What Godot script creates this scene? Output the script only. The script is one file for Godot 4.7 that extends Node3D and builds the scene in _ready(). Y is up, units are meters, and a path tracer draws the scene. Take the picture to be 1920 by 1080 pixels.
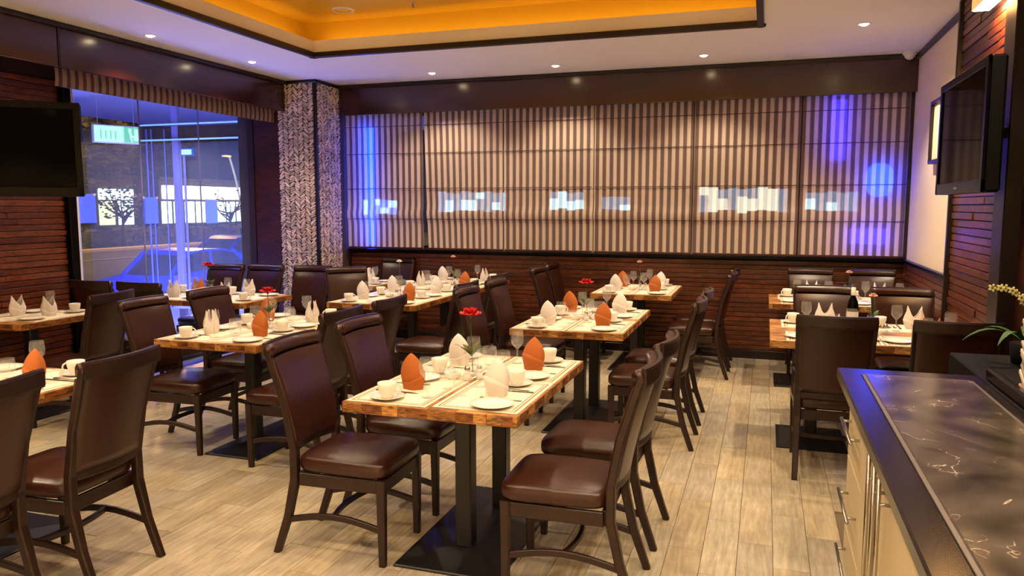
extends Node3D
# A restaurant dining room at night: dark leather chairs, laid oak tables, striped blinds, amber coffer.

const CEIL := 3.02
const WALL_Z := -8.35        # back wall face
const WALL_R := 1.31         # right wall face
const WALL_L := -5.72        # left wall face
const TOP := 0.76            # table height

var M := {}
var used := {}
var mesh_cache := {}
var rng := RandomNumberGenerator.new()

# ------------------------------------------------------------------ geometry builder
class G:
	var st := SurfaceTool.new()
	static var base := Transform3D.IDENTITY
	var X := base
	func _init():
		st.begin(Mesh.PRIMITIVE_TRIANGLES)
		st.set_smooth_group(-1)
	func smooth(on: bool) -> G:
		st.set_smooth_group(0 if on else -1)
		return self
	func color(c: Color) -> G:
		st.set_color(c)
		return self
	func p(v: Vector3, uv := Vector2.ZERO):
		st.set_uv(uv)
		st.add_vertex(X * v)
	func tri(a: Vector3, b: Vector3, c: Vector3):      # counter-clockwise seen from outside
		p(a); p(c); p(b)
	func quad(a: Vector3, b: Vector3, c: Vector3, d: Vector3):
		tri(a, b, c); tri(a, c, d)
	func quv(a: Vector3, b: Vector3, c: Vector3, d: Vector3, ua: Vector2, ub: Vector2, uc: Vector2, ud: Vector2):
		p(a, ua); p(c, uc); p(b, ub)
		p(a, ua); p(d, ud); p(c, uc)
	func tri_o(a: Vector3, b: Vector3, c: Vector3, o: Vector3):
		if (b - a).cross(c - a).dot((a + b + c) / 3.0 - o) < 0.0:
			tri(a, c, b)
		else:
			tri(a, b, c)
	func quad_o(a: Vector3, b: Vector3, c: Vector3, d: Vector3, o: Vector3):
		tri_o(a, b, c, o); tri_o(a, c, d, o)
	func box(c: Vector3, s: Vector3, ch := 0.0) -> G:
		var h := s / 2.0
		var e: float = min(ch, min(h.x, min(h.y, h.z)) * 0.9)
		var q := func(ax: int, sx: float, sy: float, sz: float) -> Vector3:
			var v := Vector3(sx * (h.x - (0.0 if ax == 0 else e)), sy * (h.y - (0.0 if ax == 1 else e)), sz * (h.z - (0.0 if ax == 2 else e)))
			return c + v
		for s1 in [-1.0, 1.0]:
			quad_o(q.call(0, s1, -1.0, -1.0), q.call(0, s1, 1.0, -1.0), q.call(0, s1, 1.0, 1.0), q.call(0, s1, -1.0, 1.0), c)
			quad_o(q.call(1, -1.0, s1, -1.0), q.call(1, 1.0, s1, -1.0), q.call(1, 1.0, s1, 1.0), q.call(1, -1.0, s1, 1.0), c)
			quad_o(q.call(2, -1.0, -1.0, s1), q.call(2, 1.0, -1.0, s1), q.call(2, 1.0, 1.0, s1), q.call(2, -1.0, 1.0, s1), c)
		if e > 0.0:
			for s1 in [-1.0, 1.0]:
				for s2 in [-1.0, 1.0]:
					quad_o(q.call(0, s1, s2, -1.0), q.call(0, s1, s2, 1.0), q.call(1, s1, s2, 1.0), q.call(1, s1, s2, -1.0), c)
					quad_o(q.call(0, s1, -1.0, s2), q.call(0, s1, 1.0, s2), q.call(2, s1, 1.0, s2), q.call(2, s1, -1.0, s2), c)
					quad_o(q.call(1, -1.0, s1, s2), q.call(1, 1.0, s1, s2), q.call(2, 1.0, s1, s2), q.call(2, -1.0, s1, s2), c)
					for s3 in [-1.0, 1.0]:
						tri_o(q.call(0, s1, s2, s3), q.call(1, s1, s2, s3), q.call(2, s1, s2, s3), c)
		return self
	func lathe(prof: Array, seg := 20, o := Vector3.ZERO) -> G:   # profile of (radius, height), outside going up
		for i in seg:
			var a0 := TAU * i / seg
			var a1 := TAU * (i + 1) / seg
			var d0 := Vector3(cos(a0), 0, sin(a0))
			var d1 := Vector3(cos(a1), 0, sin(a1))
			for j in prof.size() - 1:
				var u: Vector2 = prof[j]
				var w: Vector2 = prof[j + 1]
				var A := o + d1 * u.x + Vector3.UP * u.y
				var B := o + d0 * u.x + Vector3.UP * u.y
				var C := o + d0 * w.x + Vector3.UP * w.y
				var D := o + d1 * w.x + Vector3.UP * w.y
				if u.x > 1e-5: tri(A, B, C)
				if w.x > 1e-5: tri(A, C, D)
		return self
	func beam(pts: Array, half: Array, up := Vector3.UP, round_ := false) -> G:   # sweep of a chamfered rectangle (or octagon) along points
		var rings := []
		var n := pts.size()
		for i in n:
			var t: Vector3 = (pts[min(i + 1, n - 1)] - pts[max(i - 1, 0)]).normalized()
			var sd := up.cross(t).normalized()
			var nn := t.cross(sd).normalized()
			var hh: Vector2 = half[min(i, half.size() - 1)]
			var k := 0.41 if round_ else 0.72
			var ring := []
			for q in [[1, -k], [1, k], [k, 1], [-k, 1], [-1, k], [-1, -k], [-k, -1], [k, -1]]:
				ring.append(pts[i] + sd * hh.x * q[0] + nn * hh.y * q[1])
			rings.append(ring)
		for i in n - 1:
			for k in 8:
				var k2 := (k + 1) % 8
				quad(rings[i][k], rings[i][k2], rings[i + 1][k2], rings[i + 1][k])
		for k in range(1, 7):
			tri(rings[0][0], rings[0][k + 1], rings[0][k])
			tri(rings[n - 1][0], rings[n - 1][k], rings[n - 1][k + 1])
		return self
	func surf(nu: int, nv: int, f: Callable, flip := false) -> G:   # smooth grid, f(u, v) -> point
		for i in nu:
			for j in nv:
				var u0 := float(i) / nu
				var u1 := float(i + 1) / nu
				var v0 := float(j) / nv
				var v1 := float(j + 1) / nv
				var a: Vector3 = f.call(u0, v0)
				var b: Vector3 = f.call(u1, v0)
				var c: Vector3 = f.call(u1, v1)
				var d: Vector3 = f.call(u0, v1)
				if flip:
					quv(a, d, c, b, Vector2(u0, v0), Vector2(u0, v1), Vector2(u1, v1), Vector2(u1, v0))
				else:
					quv(a, b, c, d, Vector2(u0, v0), Vector2(u1, v0), Vector2(u1, v1), Vector2(u0, v1))
		return self
	func pillow(c: Vector3, s: Vector3, e1 := 0.4, e2 := 0.4, nu := 24, nv := 12) -> G:   # superellipsoid
		var pw := func(x: float, e: float) -> float: return sign(x) * pow(abs(x), e)
		var f := func(u: float, v: float) -> Vector3:
			var a := TAU * u
			var b := PI * (v - 0.5)
			return c + Vector3(s.x * pw.call(cos(b), e1) * pw.call(cos(a), e2), s.y * pw.call(sin(b), e1), -s.z * pw.call(cos(b), e1) * pw.call(sin(a), e2)) * 0.5
		return surf(nu, nv, f)
	func prism(poly: Array, z0: float, z1: float) -> G:   # polygon in x,y (counter-clockwise) extruded along z
		var pl := PackedVector2Array(poly)
		if Geometry2D.is_polygon_clockwise(pl): pl.reverse()
		var n := pl.size()
		for i in n:
			var a := pl[i]
			var b := pl[(i + 1) % n]
			quad(Vector3(a.x, a.y, z1), Vector3(a.x, a.y, z0), Vector3(b.x, b.y, z0), Vector3(b.x, b.y, z1))
		var ix := Geometry2D.triangulate_polygon(pl)
		for k in range(0, ix.size(), 3):
			var A := pl[ix[k]]
			var B := pl[ix[k + 1]]
			var C := pl[ix[k + 2]]
			if (B - A).cross(C - A) < 0.0:
				var t := B
				B = C
				C = t
			tri(Vector3(A.x, A.y, z1), Vector3(B.x, B.y, z1), Vector3(C.x, C.y, z1))
			tri(Vector3(A.x, A.y, z0), Vector3(C.x, C.y, z0), Vector3(B.x, B.y, z0))
		return self
	func done() -> ArrayMesh:
		st.generate_normals()
		st.index()
		return st.commit()

# ------------------------------------------------------------------ naming and tagging
func numbered(n: String) -> String:
	if used.has(n):
		used[n] += 1
		return "%s_%03d" % [n, used[n]]
	used[n] = 0
	return n

func thing(called: String, label: String, category: String, at := Vector3.ZERO, turn := 0.0, group := "") -> Node3D:
	var o := Node3D.new()
	o.name = numbered(called)
	add_child(o)
	o.position = at
	o.rotation.y = turn
	tag(o, label, category, group)
	return o

func tag(o: Node3D, label: String, category: String, group := "", kind := ""):
	o.set_meta("label", label)
	o.set_meta("category", category)
	if group: o.set_meta("group", group)
	if kind: o.set_meta("kind", kind)

func part(called: String, mesh: Mesh, mat: Material, parent: Node, at := Vector3.ZERO) -> MeshInstance3D:
	var o := MeshInstance3D.new()
	o.mesh = mesh
	o.material_override = mat
	o.position = at
	o.name = called if parent != self else numbered(called)
	parent.add_child(o, true)
	return o

func solo(called: String, mesh: Mesh, mat: Material, label: String, category: String, at := Vector3.ZERO, turn := 0.0, group := "") -> MeshInstance3D:
	var o := part(called, mesh, mat, self, at)
	o.rotation.y = turn
	tag(o, label, category, group)
	return o

func struct(called: String, mesh: Mesh, mat: Material, label: String, category := "", parent: Node = self) -> MeshInstance3D:
	var o := part(called, mesh, mat, parent)
	if parent == self:
		tag(o, label, category if category else called.split("_")[0], "", "structure")
	return o

func copy(o: Node3D, label: String, at: Vector3, turn := 0.0, group := "") -> Node3D:
	var base := String(o.name)
	var r = RegEx.create_from_string("_\\d{3}$")
	base = r.sub(base, "")
	var c: Node3D = o.duplicate()
	c.name = numbered(base)
	add_child(c)
	c.position = at
	c.rotation.y = turn
	c.set_meta("label", label)
	if group: c.set_meta("group", group)
	return c

var protos := {}
func place(key: String, builder: Callable, called: String, label: String, category: String, at: Vector3, turn := 0.0, group := "") -> Node3D:
	# the first of a kind is built, the others are copies
	if protos.has(key):
		return copy(protos[key], label, at, turn, group)
	var t := thing(called, label, category, at, turn, group)
	builder.call(t)
	protos[key] = t
	return t

# ------------------------------------------------------------------ materials
func mat(key: String, c: Color, rough := 0.6, metal := 0.0) -> StandardMaterial3D:
	var m := StandardMaterial3D.new()
	m.resource_name = key
	m.albedo_color = c
	m.roughness = rough
	m.metallic = metal
	M[key] = m
	return m

func glow(key: String, c: Color, energy: float) -> StandardMaterial3D:
	var m := mat(key, Color(0.9, 0.9, 0.9), 0.5)
	m.emission_enabled = true
	m.emission = c
	m.emission_energy_multiplier = energy
	return m

func tex(w: int, h: int, f: Callable) -> ImageTexture:
	var im := Image.create(w, h, false, Image.FORMAT_RGB8)
	for y in h:
		for x in w:
			im.set_pixel(x, y, f.call(x, y))
	return ImageTexture.create_from_image(im)

func noise(seed_: int, freq: float, oct := 3) -> FastNoiseLite:
	var n := FastNoiseLite.new()
	n.seed = seed_
	n.noise_type = FastNoiseLite.TYPE_SIMPLEX_SMOOTH
	n.frequency = freq
	n.fractal_octaves = oct
	return n

func wrapn(n: FastNoiseLite, x: float, y: float, w: float, h: float, sx: float, sy: float) -> float:   # tileable stretched noise
	var a := TAU * x / w
	var b := TAU * y / h
	return n.get_noise_3d(cos(a) * sx + 31.0, sin(a) * sx + cos(b) * sy * 0.7, sin(b) * sy + 7.0)

func triplanar(m: StandardMaterial3D, scale: float, world := true):
	m.uv1_triplanar = true
	m.uv1_world_triplanar = world
	m.uv1_triplanar_sharpness = 8.0
	m.uv1_scale = Vector3(scale, scale, scale)

func make_materials():
	var n1 := noise(3, 0.9)
	var n2 := noise(9, 2.2, 4)
	# floor: cream-tan stone with fine streaks along z (the texture's v)
	var floor_tex := tex(256, 256, func(x, y):
		var s := wrapn(n1, x, y, 256, 256, 5.0, 0.5) * 0.5 + wrapn(n2, x, y, 256, 256, 7.0, 0.7) * 0.35 + wrapn(n1, y, x, 256, 256, 0.8, 0.9) * 0.3
		var k: float = clamp(0.87 + s * 0.22, 0.45, 1.1)
		return Color(k, k * (0.985 + s * 0.02), k * (0.95 + s * 0.05)))
	for i in 6:
		var m := mat("floor%d" % i, Color(0.76, 0.71, 0.62) * [1.0, 0.95, 1.04, 0.9, 1.0, 0.97][i] + Color(0, 0, 0, 1), 0.42)
		m.albedo_color = Color(m.albedo_color.r, m.albedo_color.g * [1.0, 1.01, 0.99, 1.0, 1.02, 0.99][i], m.albedo_color.b * [1.0, 1.05, 0.96, 1.0, 1.04, 0.97][i])
		m.albedo_texture = floor_tex
		m.metallic_specular = 0.4
		triplanar(m, 1.3)
		m.uv1_offset = Vector3(0.37 * i, 0.11 * i, 0.23 * i)
	var ff := mat("floor_far", Color(1, 1, 1), 0.42)
	ff.vertex_color_use_as_albedo = true
	ff.albedo_texture = floor_tex
	ff.metallic_specular = 0.4
	triplanar(ff, 1.3)
	mat("grout", Color(0.42, 0.36, 0.28), 0.9)
	# oak table wood
	var oak := tex(256, 256, func(x, y):
		var s := wrapn(n2, x, y, 256, 256, 0.6, 6.0) + 0.6 * wrapn(n1, x, y, 256, 256, 0.8, 2.2)
		var k: float = clamp(0.8 + s * 0.55, 0.3, 1.15)
		return Color(k, k * (0.88 + 0.12 * k), k * (0.76 + 0.24 * k)))
	for i in 4:
		var m := mat("oak%d" % i, [Color(0.76, 0.53, 0.27), Color(0.71, 0.48, 0.22), Color(0.80, 0.58, 0.31), Color(0.58, 0.35, 0.14)][i], 0.4)
		m.albedo_texture = oak
		triplanar(m, 2.3)
		m.uv1_offset = Vector3(0.3 * i, 0.21 * i, 0.4 * i)
	# dark wood
	var dark := tex(256, 256, func(x, y):
		var s := wrapn(n2, x, y, 256, 256, 0.8, 7.0) + 0.5 * wrapn(n1, x, y, 256, 256, 0.7, 2.0)
		var k: float = clamp(0.82 + s * 0.4, 0.4, 1.1)
		return Color(k, k * 0.97, k * 0.94))
	var pel := mat("pelmet", Color(0.27, 0.095, 0.05), 0.2)
	pel.albedo_texture = dark
	triplanar(pel, 0.8)
	pel.metallic_specular = 0.65
	var jam := mat("jamb", Color(0.30, 0.12, 0.06), 0.4)
	jam.albedo_texture = dark
	triplanar(jam, 0.9)
	mat("trim", Color(0.10, 0.035, 0.025), 0.4)
	for i in 5:
		var m := mat("slat%d" % i, [Color(0.46, 0.235, 0.125), Color(0.42, 0.205, 0.115), Color(0.50, 0.26, 0.14), Color(0.39, 0.185, 0.10), Color(0.47, 0.23, 0.115)][i], 0.36)
		m.albedo_texture = dark
		triplanar(m, 1.7)
	mat("slatgap", Color(0.16, 0.065, 0.04), 0.8)
	# chair
	var leather_bump := tex(128, 128, func(x, y):
		var s := wrapn(n2, x, y, 128, 128, 9.0, 9.0)
		var k: float = clamp(0.5 + s * 0.6, 0.0, 1.0)
		return Color(k, k, k))
	var le := mat("leather", Color(0.20, 0.092, 0.064), 0.26)
	le.heightmap_enabled = true
	le.heightmap_texture = leather_bump
	le.heightmap_scale = 0.06
	triplanar(le, 9.0, false)
	var wood := mat("chair_wood", Color(0.175, 0.08, 0.048), 0.42)
	wood.albedo_texture = dark
	triplanar(wood, 2.0, false)
	mat("iron", Color(0.055, 0.052, 0.055), 0.42)
	# shell
	mat("ceiling", Color(0.95, 0.94, 0.88), 0.8)
	mat("fascia", Color(0.95, 0.93, 0.90), 0.7)
	mat("coffer", Color(0.84, 0.66, 0.13), 0.7)
	mat("cream", Color(0.93, 0.86, 0.74), 0.75)
	mat("white", Color(0.9, 0.9, 0.88), 0.5)
	mat("steel", Color(0.72, 0.70, 0.66), 0.28, 1.0)
	mat("cutlery", Color(0.50, 0.48, 0.45), 0.34, 1.0)
	mat("black", Color(0.014, 0.014, 0.016), 0.3).metallic_specular = 0.25
	mat("blackmatt", Color(0.022, 0.02, 0.022), 0.6).metallic_specular = 0.3
	mat("screen", Color(0.008, 0.008, 0.012), 0.06).metallic_specular = 0.13
	mat("cabinet", Color(0.80, 0.74, 0.60), 0.45)
	# mosaic chips take their tone from vertex colours
	var mo := mat("mosaic", Color(1, 1, 1), 0.55)
	mo.vertex_color_use_as_albedo = true
	mat("mosaic_bed", Color(0.30, 0.24, 0.21), 0.9)
	# counter stone
	var n3 := noise(21, 0.8, 4)
	var vein_tex := tex(512, 512, func(x, y):
		var q := wrapn(n3, x, y, 512, 512, 1.2, 1.2)
		var v: float = abs(wrapn(n2, x, y, 512, 512, 0.55, 0.55) + q * 0.25)
		var vein: float = exp(-v * v * 5200.0) * clamp(0.3 + q * 2.5, 0.0, 1.0)
		var base: float = 0.27 + q * 0.16
		return Color(base + vein * 0.55, base * 0.96 + vein * 0.53, base * 0.93 + vein * 0.48))
	var st := mat("stone", Color(1.0, 0.93, 0.88), 0.2)
	st.albedo_texture = vein_tex
	triplanar(st, 0.9)
	mat("edging", Color(0.36, 0.33, 0.31), 0.4)
	mat("stone_dark", Color(0.11, 0.095, 0.10), 0.2).metallic_specular = 0.35
	# table linen and china
	mat("china", Color(0.92, 0.90, 0.85), 0.22)
	var nw := mat("napkin_white", Color(0.88, 0.85, 0.82), 0.9)
	var no_ := mat("napkin_orange", Color(0.69, 0.38, 0.15), 0.9)
	for m in [nw, no_]:
		m.heightmap_enabled = true
		m.heightmap_texture = leather_bump
		m.heightmap_scale = 0.04
		triplanar(m, 22.0, false)
		m.backlight_enabled = true
		m.backlight = m.albedo_color * 0.25
	var gl := mat("glass", Color(0.93, 0.96, 0.97, 0.10), 0.03)
	gl.transparency = BaseMaterial3D.TRANSPARENCY_ALPHA
	gl.cull_mode = BaseMaterial3D.CULL_DISABLED
	var pane := mat("pane", Color(0.85, 0.92, 1.0, 0.05), 0.02)
	pane.metallic_specular = 0.3
	pane.transparency = BaseMaterial3D.TRANSPARENCY_ALPHA
	var mat_tex := tex(192, 144, func(x, y):
		var d: int = min(min(x, 191 - x), min(y, 143 - y))
		var line: bool = (d >= 6 and d <= 8) or (d >= 12 and d <= 13)
		return Color(0.62, 0.38, 0.20) if line else Color(0.90, 0.865, 0.77))
	var pm := mat("placemat", Color(1, 1, 1), 0.75)
	pm.albedo_texture = mat_tex
	mat("red", Color(0.78, 0.03, 0.03), 0.6)
	mat("pink", Color(0.90, 0.66, 0.58), 0.6)
	mat("green", Color(0.16, 0.33, 0.08), 0.6)
	mat("olive", Color(0.36, 0.34, 0.10), 0.6)
	mat("paleyellow", Color(0.82, 0.79, 0.52), 0.6)
	# blinds: woven vertical stripes, sheer
	var stripe := tex(64, 8, func(x, _y):
		var k: float = smoothstep(0.0, 8.0, min(x, 40 - x)) if x < 40 else 0.0
		var c := Color(0.50, 0.41, 0.385).lerp(Color(0.93, 0.85, 0.78), k)
		return c)
	var bl := mat("blind", Color(1, 1, 1, 0.84), 0.85)
	bl.albedo_texture = stripe
	bl.transparency = BaseMaterial3D.TRANSPARENCY_ALPHA
	bl.backlight_enabled = true
	bl.backlight = Color(0.7, 0.7, 0.7)
	var va := mat("valance", Color(0.66, 0.60, 0.62), 0.85)  # darker tint puts the shade under the pelmet into the cloth
	va.albedo_texture = stripe
	# lamps
	glow("lamp_warm", Color(1.0, 0.88, 0.68), 40.0)
	glow("lamp_shade", Color(1.0, 0.58, 0.14), 1.1)
	glow("led_blue", Color(0.0, 0.30, 1.0), 12.0)
	glow("led_azure", Color(0.0, 0.42, 1.0), 2.2)
	glow("led_violet", Color(0.12, 0.14, 1.0), 5.0)
	glow("led_amber", Color(1.0, 0.70, 0.25), 1.0)
	glow("shop_dim", Color(0.50, 0.80, 1.0), 2.0)
	glow("shop_glow", Color(0.72, 0.95, 1.0), 6.0)
	glow("shop_white", Color(1.0, 1.0, 0.92), 5.0)
	glow("sign_green", Color(0.05, 0.75, 0.35), 1.2)
	glow("sign_pale", Color(0.70, 1.0, 0.82), 1.1)
	# outdoors
	mat("soffit", Color(0.75, 0.74, 0.80), 0.8)
	mat("asphalt", Color(0.20, 0.20, 0.22), 0.85)
	mat("kerb", Color(0.60, 0.57, 0.48), 0.8)
	mat("bark", Color(0.16, 0.12, 0.09), 0.9)
	mat("leaf", Color(0.15, 0.16, 0.05), 0.8)
	mat("carpaint", Color(0.12, 0.42, 0.80), 0.25, 0.1)
	mat("carglass", Color(0.03, 0.035, 0.05), 0.1)
	mat("bluepost", Color(0.55, 0.55, 0.72), 0.45)
	var pp := mat("paper", Color(0.72, 0.80, 0.98), 0.8)  # bluish tint puts the blue light from behind into the sheets
	pp.backlight_enabled = true
	pp.backlight = Color(1.4, 1.5, 1.8)

# ------------------------------------------------------------------ the scene
func _ready():
	rng.seed = 4711
	# camera
	var cam := Camera3D.new()
	cam.name = "camera"
	cam.fov = 41.2715
	cam.near = 0.05
	cam.far = 200.0
	cam.position = Vector3(0, 1.6, 0)
	cam.rotation = Vector3(-0.1064, 0.3194, 0)
	add_child(cam)
	cam.current = true
	# night sky, exposure
	var env := Environment.new()
	env.background_mode = Environment.BG_COLOR
	env.background_color = Color(0.035, 0.045, 0.09)
	env.tonemap_mode = Environment.TONE_MAPPER_LINEAR
	env.tonemap_exposure = 0.9
	env.sdfgi_enabled = true
	env.ssao_enabled = true
	env.ssil_enabled = true
	var we := WorldEnvironment.new()
	we.name = "environment"
	we.environment = env
	add_child(we)
	# unseen street and porch light
	area("unseen_porch_uplight", Vector3(-7.6, 0.12, -7.5), Vector3(0, 1, 0), Vector2(2.0, 4.0), Color(0.50, 0.52, 1.0), 34.0)  # unseen uplight on the porch floor, placed to brighten the soffit
	area("unseen_forecourt_blue_light", Vector3(-11.0, 2.9, -16.0), Vector3(-0.3, -1, 0), Vector2(1.0, 14.0), Color(0.02, 0.25, 1.0), 260.0)  # unseen source, placed to light the parked car blue
	omni("unseen_street_light", Vector3(-33.0, 7.0, -38.0), Color(1.0, 0.75, 0.45), 220.0, 0.3)  # out of view, this and the next warm the trees and hedge
	omni("unseen_street_light", Vector3(-33.0, 7.0, -52.0), Color(1.0, 0.82, 0.5), 220.0, 0.3)
	make_materials()
	build_shell()
	build_ceiling()
	build_lamps()
	build_back_wall()
	build_left_wall()
	build_right_wall()
	build_outside()
	build_tables()
	build_chairs()
	build_counter()
	build_fixtures()

func spot(parent: Node3D, at: Vector3, c: Color, e: float, ang := 58.0, size := 0.035):
	var l := SpotLight3D.new()
	l.name = "lamp_light"
	l.light_color = c
	l.light_energy = e
	l.spot_range = 20.0
	l.spot_attenuation = 2.0
	l.spot_angle = ang
	l.spot_angle_attenuation = 0.5
	l.light_size = size
	l.shadow_enabled = true
	parent.add_child(l, true)
	l.position = at
	l.rotation.x = -PI / 2

func omni(called: String, at: Vector3, c: Color, e: float, size := 0.1, parent: Node = self):
	var l := OmniLight3D.new()
	l.name = called
	l.light_color = c
	l.light_energy = e
	l.omni_range = 60.0
	l.omni_attenuation = 2.0
	l.light_size = size
	l.shadow_enabled = true
	parent.add_child(l, true)
	l.position = at

func area(called: String, at: Vector3, dir: Vector3, size: Vector2, c: Color, e: float, parent: Node = self):
	var l := AreaLight3D.new()
	l.name = called
	l.light_color = c
	l.light_energy = e
	l.area_size = size
	l.area_range = 40.0
	l.shadow_enabled = true
	parent.add_child(l, true)
	l.position = at
	var up := Vector3.BACK if abs(dir.normalized().y) > 0.8 else Vector3.UP
	l.basis = Basis.looking_at(dir, up)

# ------------------------------------------------------------------ room
func build_shell():
	var g := G.new()
	# floor slab with its tiles
	g.box(Vector3(-1.2, -0.06, -2.6), Vector3(9.6, 0.10, 12.4))
	var fl := struct("floor", g.done(), M.grout, "cream stone tile floor with fine streaks across the dining room", "floor")
	# planks of stone: the nearest three hundred are parts, the far ones are joined
	var plank := G.new().box(Vector3.ZERO, Vector3(0.1545, 0.014, 0.617), 0.0015).done()
	var spots := []
	var cx := 0
	var x := -5.62
	while x < 1.30:
		var z := -8.66 + fmod(cx * 0.233, 0.62)
		while z < -1.5:
			if not (x < -4.3 and z > -2.9) and not (x > 0.45 and z > -4.2):
				spots.append(Vector3(x, -0.006, z))
			z += 0.62
		x += 0.1562
		cx += 1
	spots.sort_custom(func(a, b): return Vector2(a.x, a.z).length_squared() < Vector2(b.x, b.z).length_squared())
	var far := G.new()
	for i in spots.size():
		var q: Vector3 = spots[i]
		var k := rng.randi_range(0, 5)
		if i < 300:
			part("tile", plank, M["floor%d" % k], fl, q)
		else:
			var c: Color = M["floor%d" % k].albedo_color.srgb_to_linear()
			far.color(c)
			far.box(q, Vector3(0.1545, 0.014, 0.617), 0.0015)
	var ft := part("far_tiles", far.done(), M.floor_far, fl)
	ft.set_meta("kind", "stuff")
	# the rest of the floor behind the camera, seen by nobody but lit
	g = G.new()
	g.box(Vector3(-1.2, -0.008, 1.1), Vector3(9.6, 0.014, 4.6))
	part("tile_field", g.done(), M.floor0, fl)
	# unseen wall behind the camera, cream to bounce light
	g = G.new()
	g.box(Vector3(-1.2, 1.51, 3.55), Vector3(9.6, 3.04, 0.1))
	struct("wall_rear_unseen", g.done(), M.cream, "unseen cream wall behind the camera, closing the room and bouncing light back", "wall")
	# ceiling slab, its hole is the coffer
	g = G.new()
	var x0 := -5.95
	var x1 := 3.6
	var hx0 := -4.14
	var hx1 := -0.08
	var hz := -6.50
	var hz1 := 1.6
	g.box(Vector3((x0 + x1) / 2, CEIL + 0.05, (-8.75 + hz) / 2), Vector3(x1 - x0, 0.1, hz + 8.75))
	g.box(Vector3((x0 + x1) / 2, CEIL + 0.05, (3.6 + hz1) / 2), Vector3(x1 - x0, 0.1, 3.6 - hz1))
	g.box(Vector3((x0 + hx0) / 2, CEIL + 0.05, (hz + hz1) / 2), Vector3(hx0 - x0, 0.1, hz1 - hz))
	g.box(Vector3((x1 + hx1) / 2, CEIL + 0.05, (hz + hz1) / 2), Vector3(x1 - hx1, 0.1, hz1 - hz))
	struct("ceiling", g.done(), M.ceiling, "pale grey plaster ceiling around the amber coffer", "ceiling")

func build_ceiling():
	var hx0 := -4.14
	var hx1 := -0.08
	var hz := -6.50
	var hz1 := 1.6
	var cx := (hx0 + hx1) / 2
	var cz := (hz + hz1) / 2
	var w := hx1 - hx0
	var d := hz1 - hz
	# dark moulding round the opening
	var g := G.new()
	g.box(Vector3(cx, CEIL + 0.005, hz + 0.01), Vector3(w + 0.06, 0.05, 0.05), 0.006)
	g.box(Vector3(cx, CEIL + 0.005, hz1 - 0.01), Vector3(w + 0.06, 0.05, 0.05), 0.006)
	g.box(Vector3(hx0 + 0.01, CEIL + 0.005, cz), Vector3(0.05, 0.05, d + 0.06), 0.006)
	g.box(Vector3(hx1 - 0.01, CEIL + 0.005, cz), Vector3(0.05, 0.05, d + 0.06), 0.006)
	struct("trim_1", g.done(), M.trim, "dark wooden moulding framing the amber ceiling coffer", "moulding")
	# cream fascia above it
	g = G.new()
	g.box(Vector3(cx, CEIL + 0.085, hz - 0.005), Vector3(w + 0.03, 0.11, 0.03))
	g.box(Vector3(cx, CEIL + 0.085, hz1 + 0.005), Vector3(w + 0.03, 0.11, 0.03))
	g.box(Vector3(hx0 - 0.005, CEIL + 0.085, cz), Vector3(0.03, 0.11, d + 0.03))
	g.box(Vector3(hx1 + 0.005, CEIL + 0.085, cz), Vector3(0.03, 0.11, d + 0.03))
	struct("trim_2", g.done(), M.fascia, "cream band just above the dark coffer moulding", "moulding")
	# yellow coffer: recessed sides and lid
	var s := 0.22
	var top := CEIL + 0.36
	g = G.new()
	g.box(Vector3(cx, top + 0.03, cz), Vector3(w + 2 * s + 0.2, 0.06, d + 2 * s + 0.2))
	g.box(Vector3(cx, CEIL + 0.22, hz - s - 0.04), Vector3(w + 2 * s + 0.16, 0.32, 0.08))
	g.box(Vector3(cx, CEIL + 0.22, hz1 + s + 0.04), Vector3(w + 2 * s + 0.16, 0.32, 0.08))
	g.box(Vector3(hx0 - s - 0.04, CEIL + 0.22, cz), Vector3(0.08, 0.32, d + 2 * s + 0.16))
	g.box(Vector3(hx1 + s + 0.04, CEIL + 0.22, cz), Vector3(0.08, 0.32, d + 2 * s + 0.16))
	struct("ceiling_coffer", g.done(), M.coffer, "amber yellow recessed ceiling coffer above the tables", "coffer")
	# cove strips on the ledge and their light
	for q in [[Vector3(cx, 0, hz - 0.10), Vector2(w, 0.05), 0], [Vector3(cx, 0, hz1 + 0.10), Vector2(w, 0.05), 0], [Vector3(hx0 - 0.10, 0, cz), Vector2(0.05, d), 1], [Vector3(hx1 + 0.10, 0, cz), Vector2(0.05, d), 1]]:
		var c: Vector3 = q[0]
		var sz: Vector2 = q[1]
		var t := thing("cove_light_strip", "amber light strip hidden on the ledge of the ceiling coffer", "light strip", Vector3(c.x, CEIL + 0.10, c.z), 0.0, "cove strips")
		part("channel", G.new().box(Vector3.ZERO, Vector3(sz.x, 0.012, sz.y), 0.003).done(), M.white, t)
		part("led_strip", G.new().box(Vector3(0, 0.010, 0), Vector3(sz.x * (0.98 if q[2] == 0 else 0.5), 0.008, sz.y * (0.5 if q[2] == 0 else 0.98))).done(), M.led_amber, t)
		area("cove_light", Vector3(0, 0.02, 0), Vector3(sign(c.x - cx) * (1.0 if q[2] == 1 else 0.0), 0.8, sign(c.z - cz) * (1.0 if q[2] == 0 else 0.0)), sz if q[2] == 0 else Vector2(sz.y, sz.x), Color(1.0, 0.82, 0.48), 0.62 if q[2] == 0 else 1.25, t)

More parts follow.
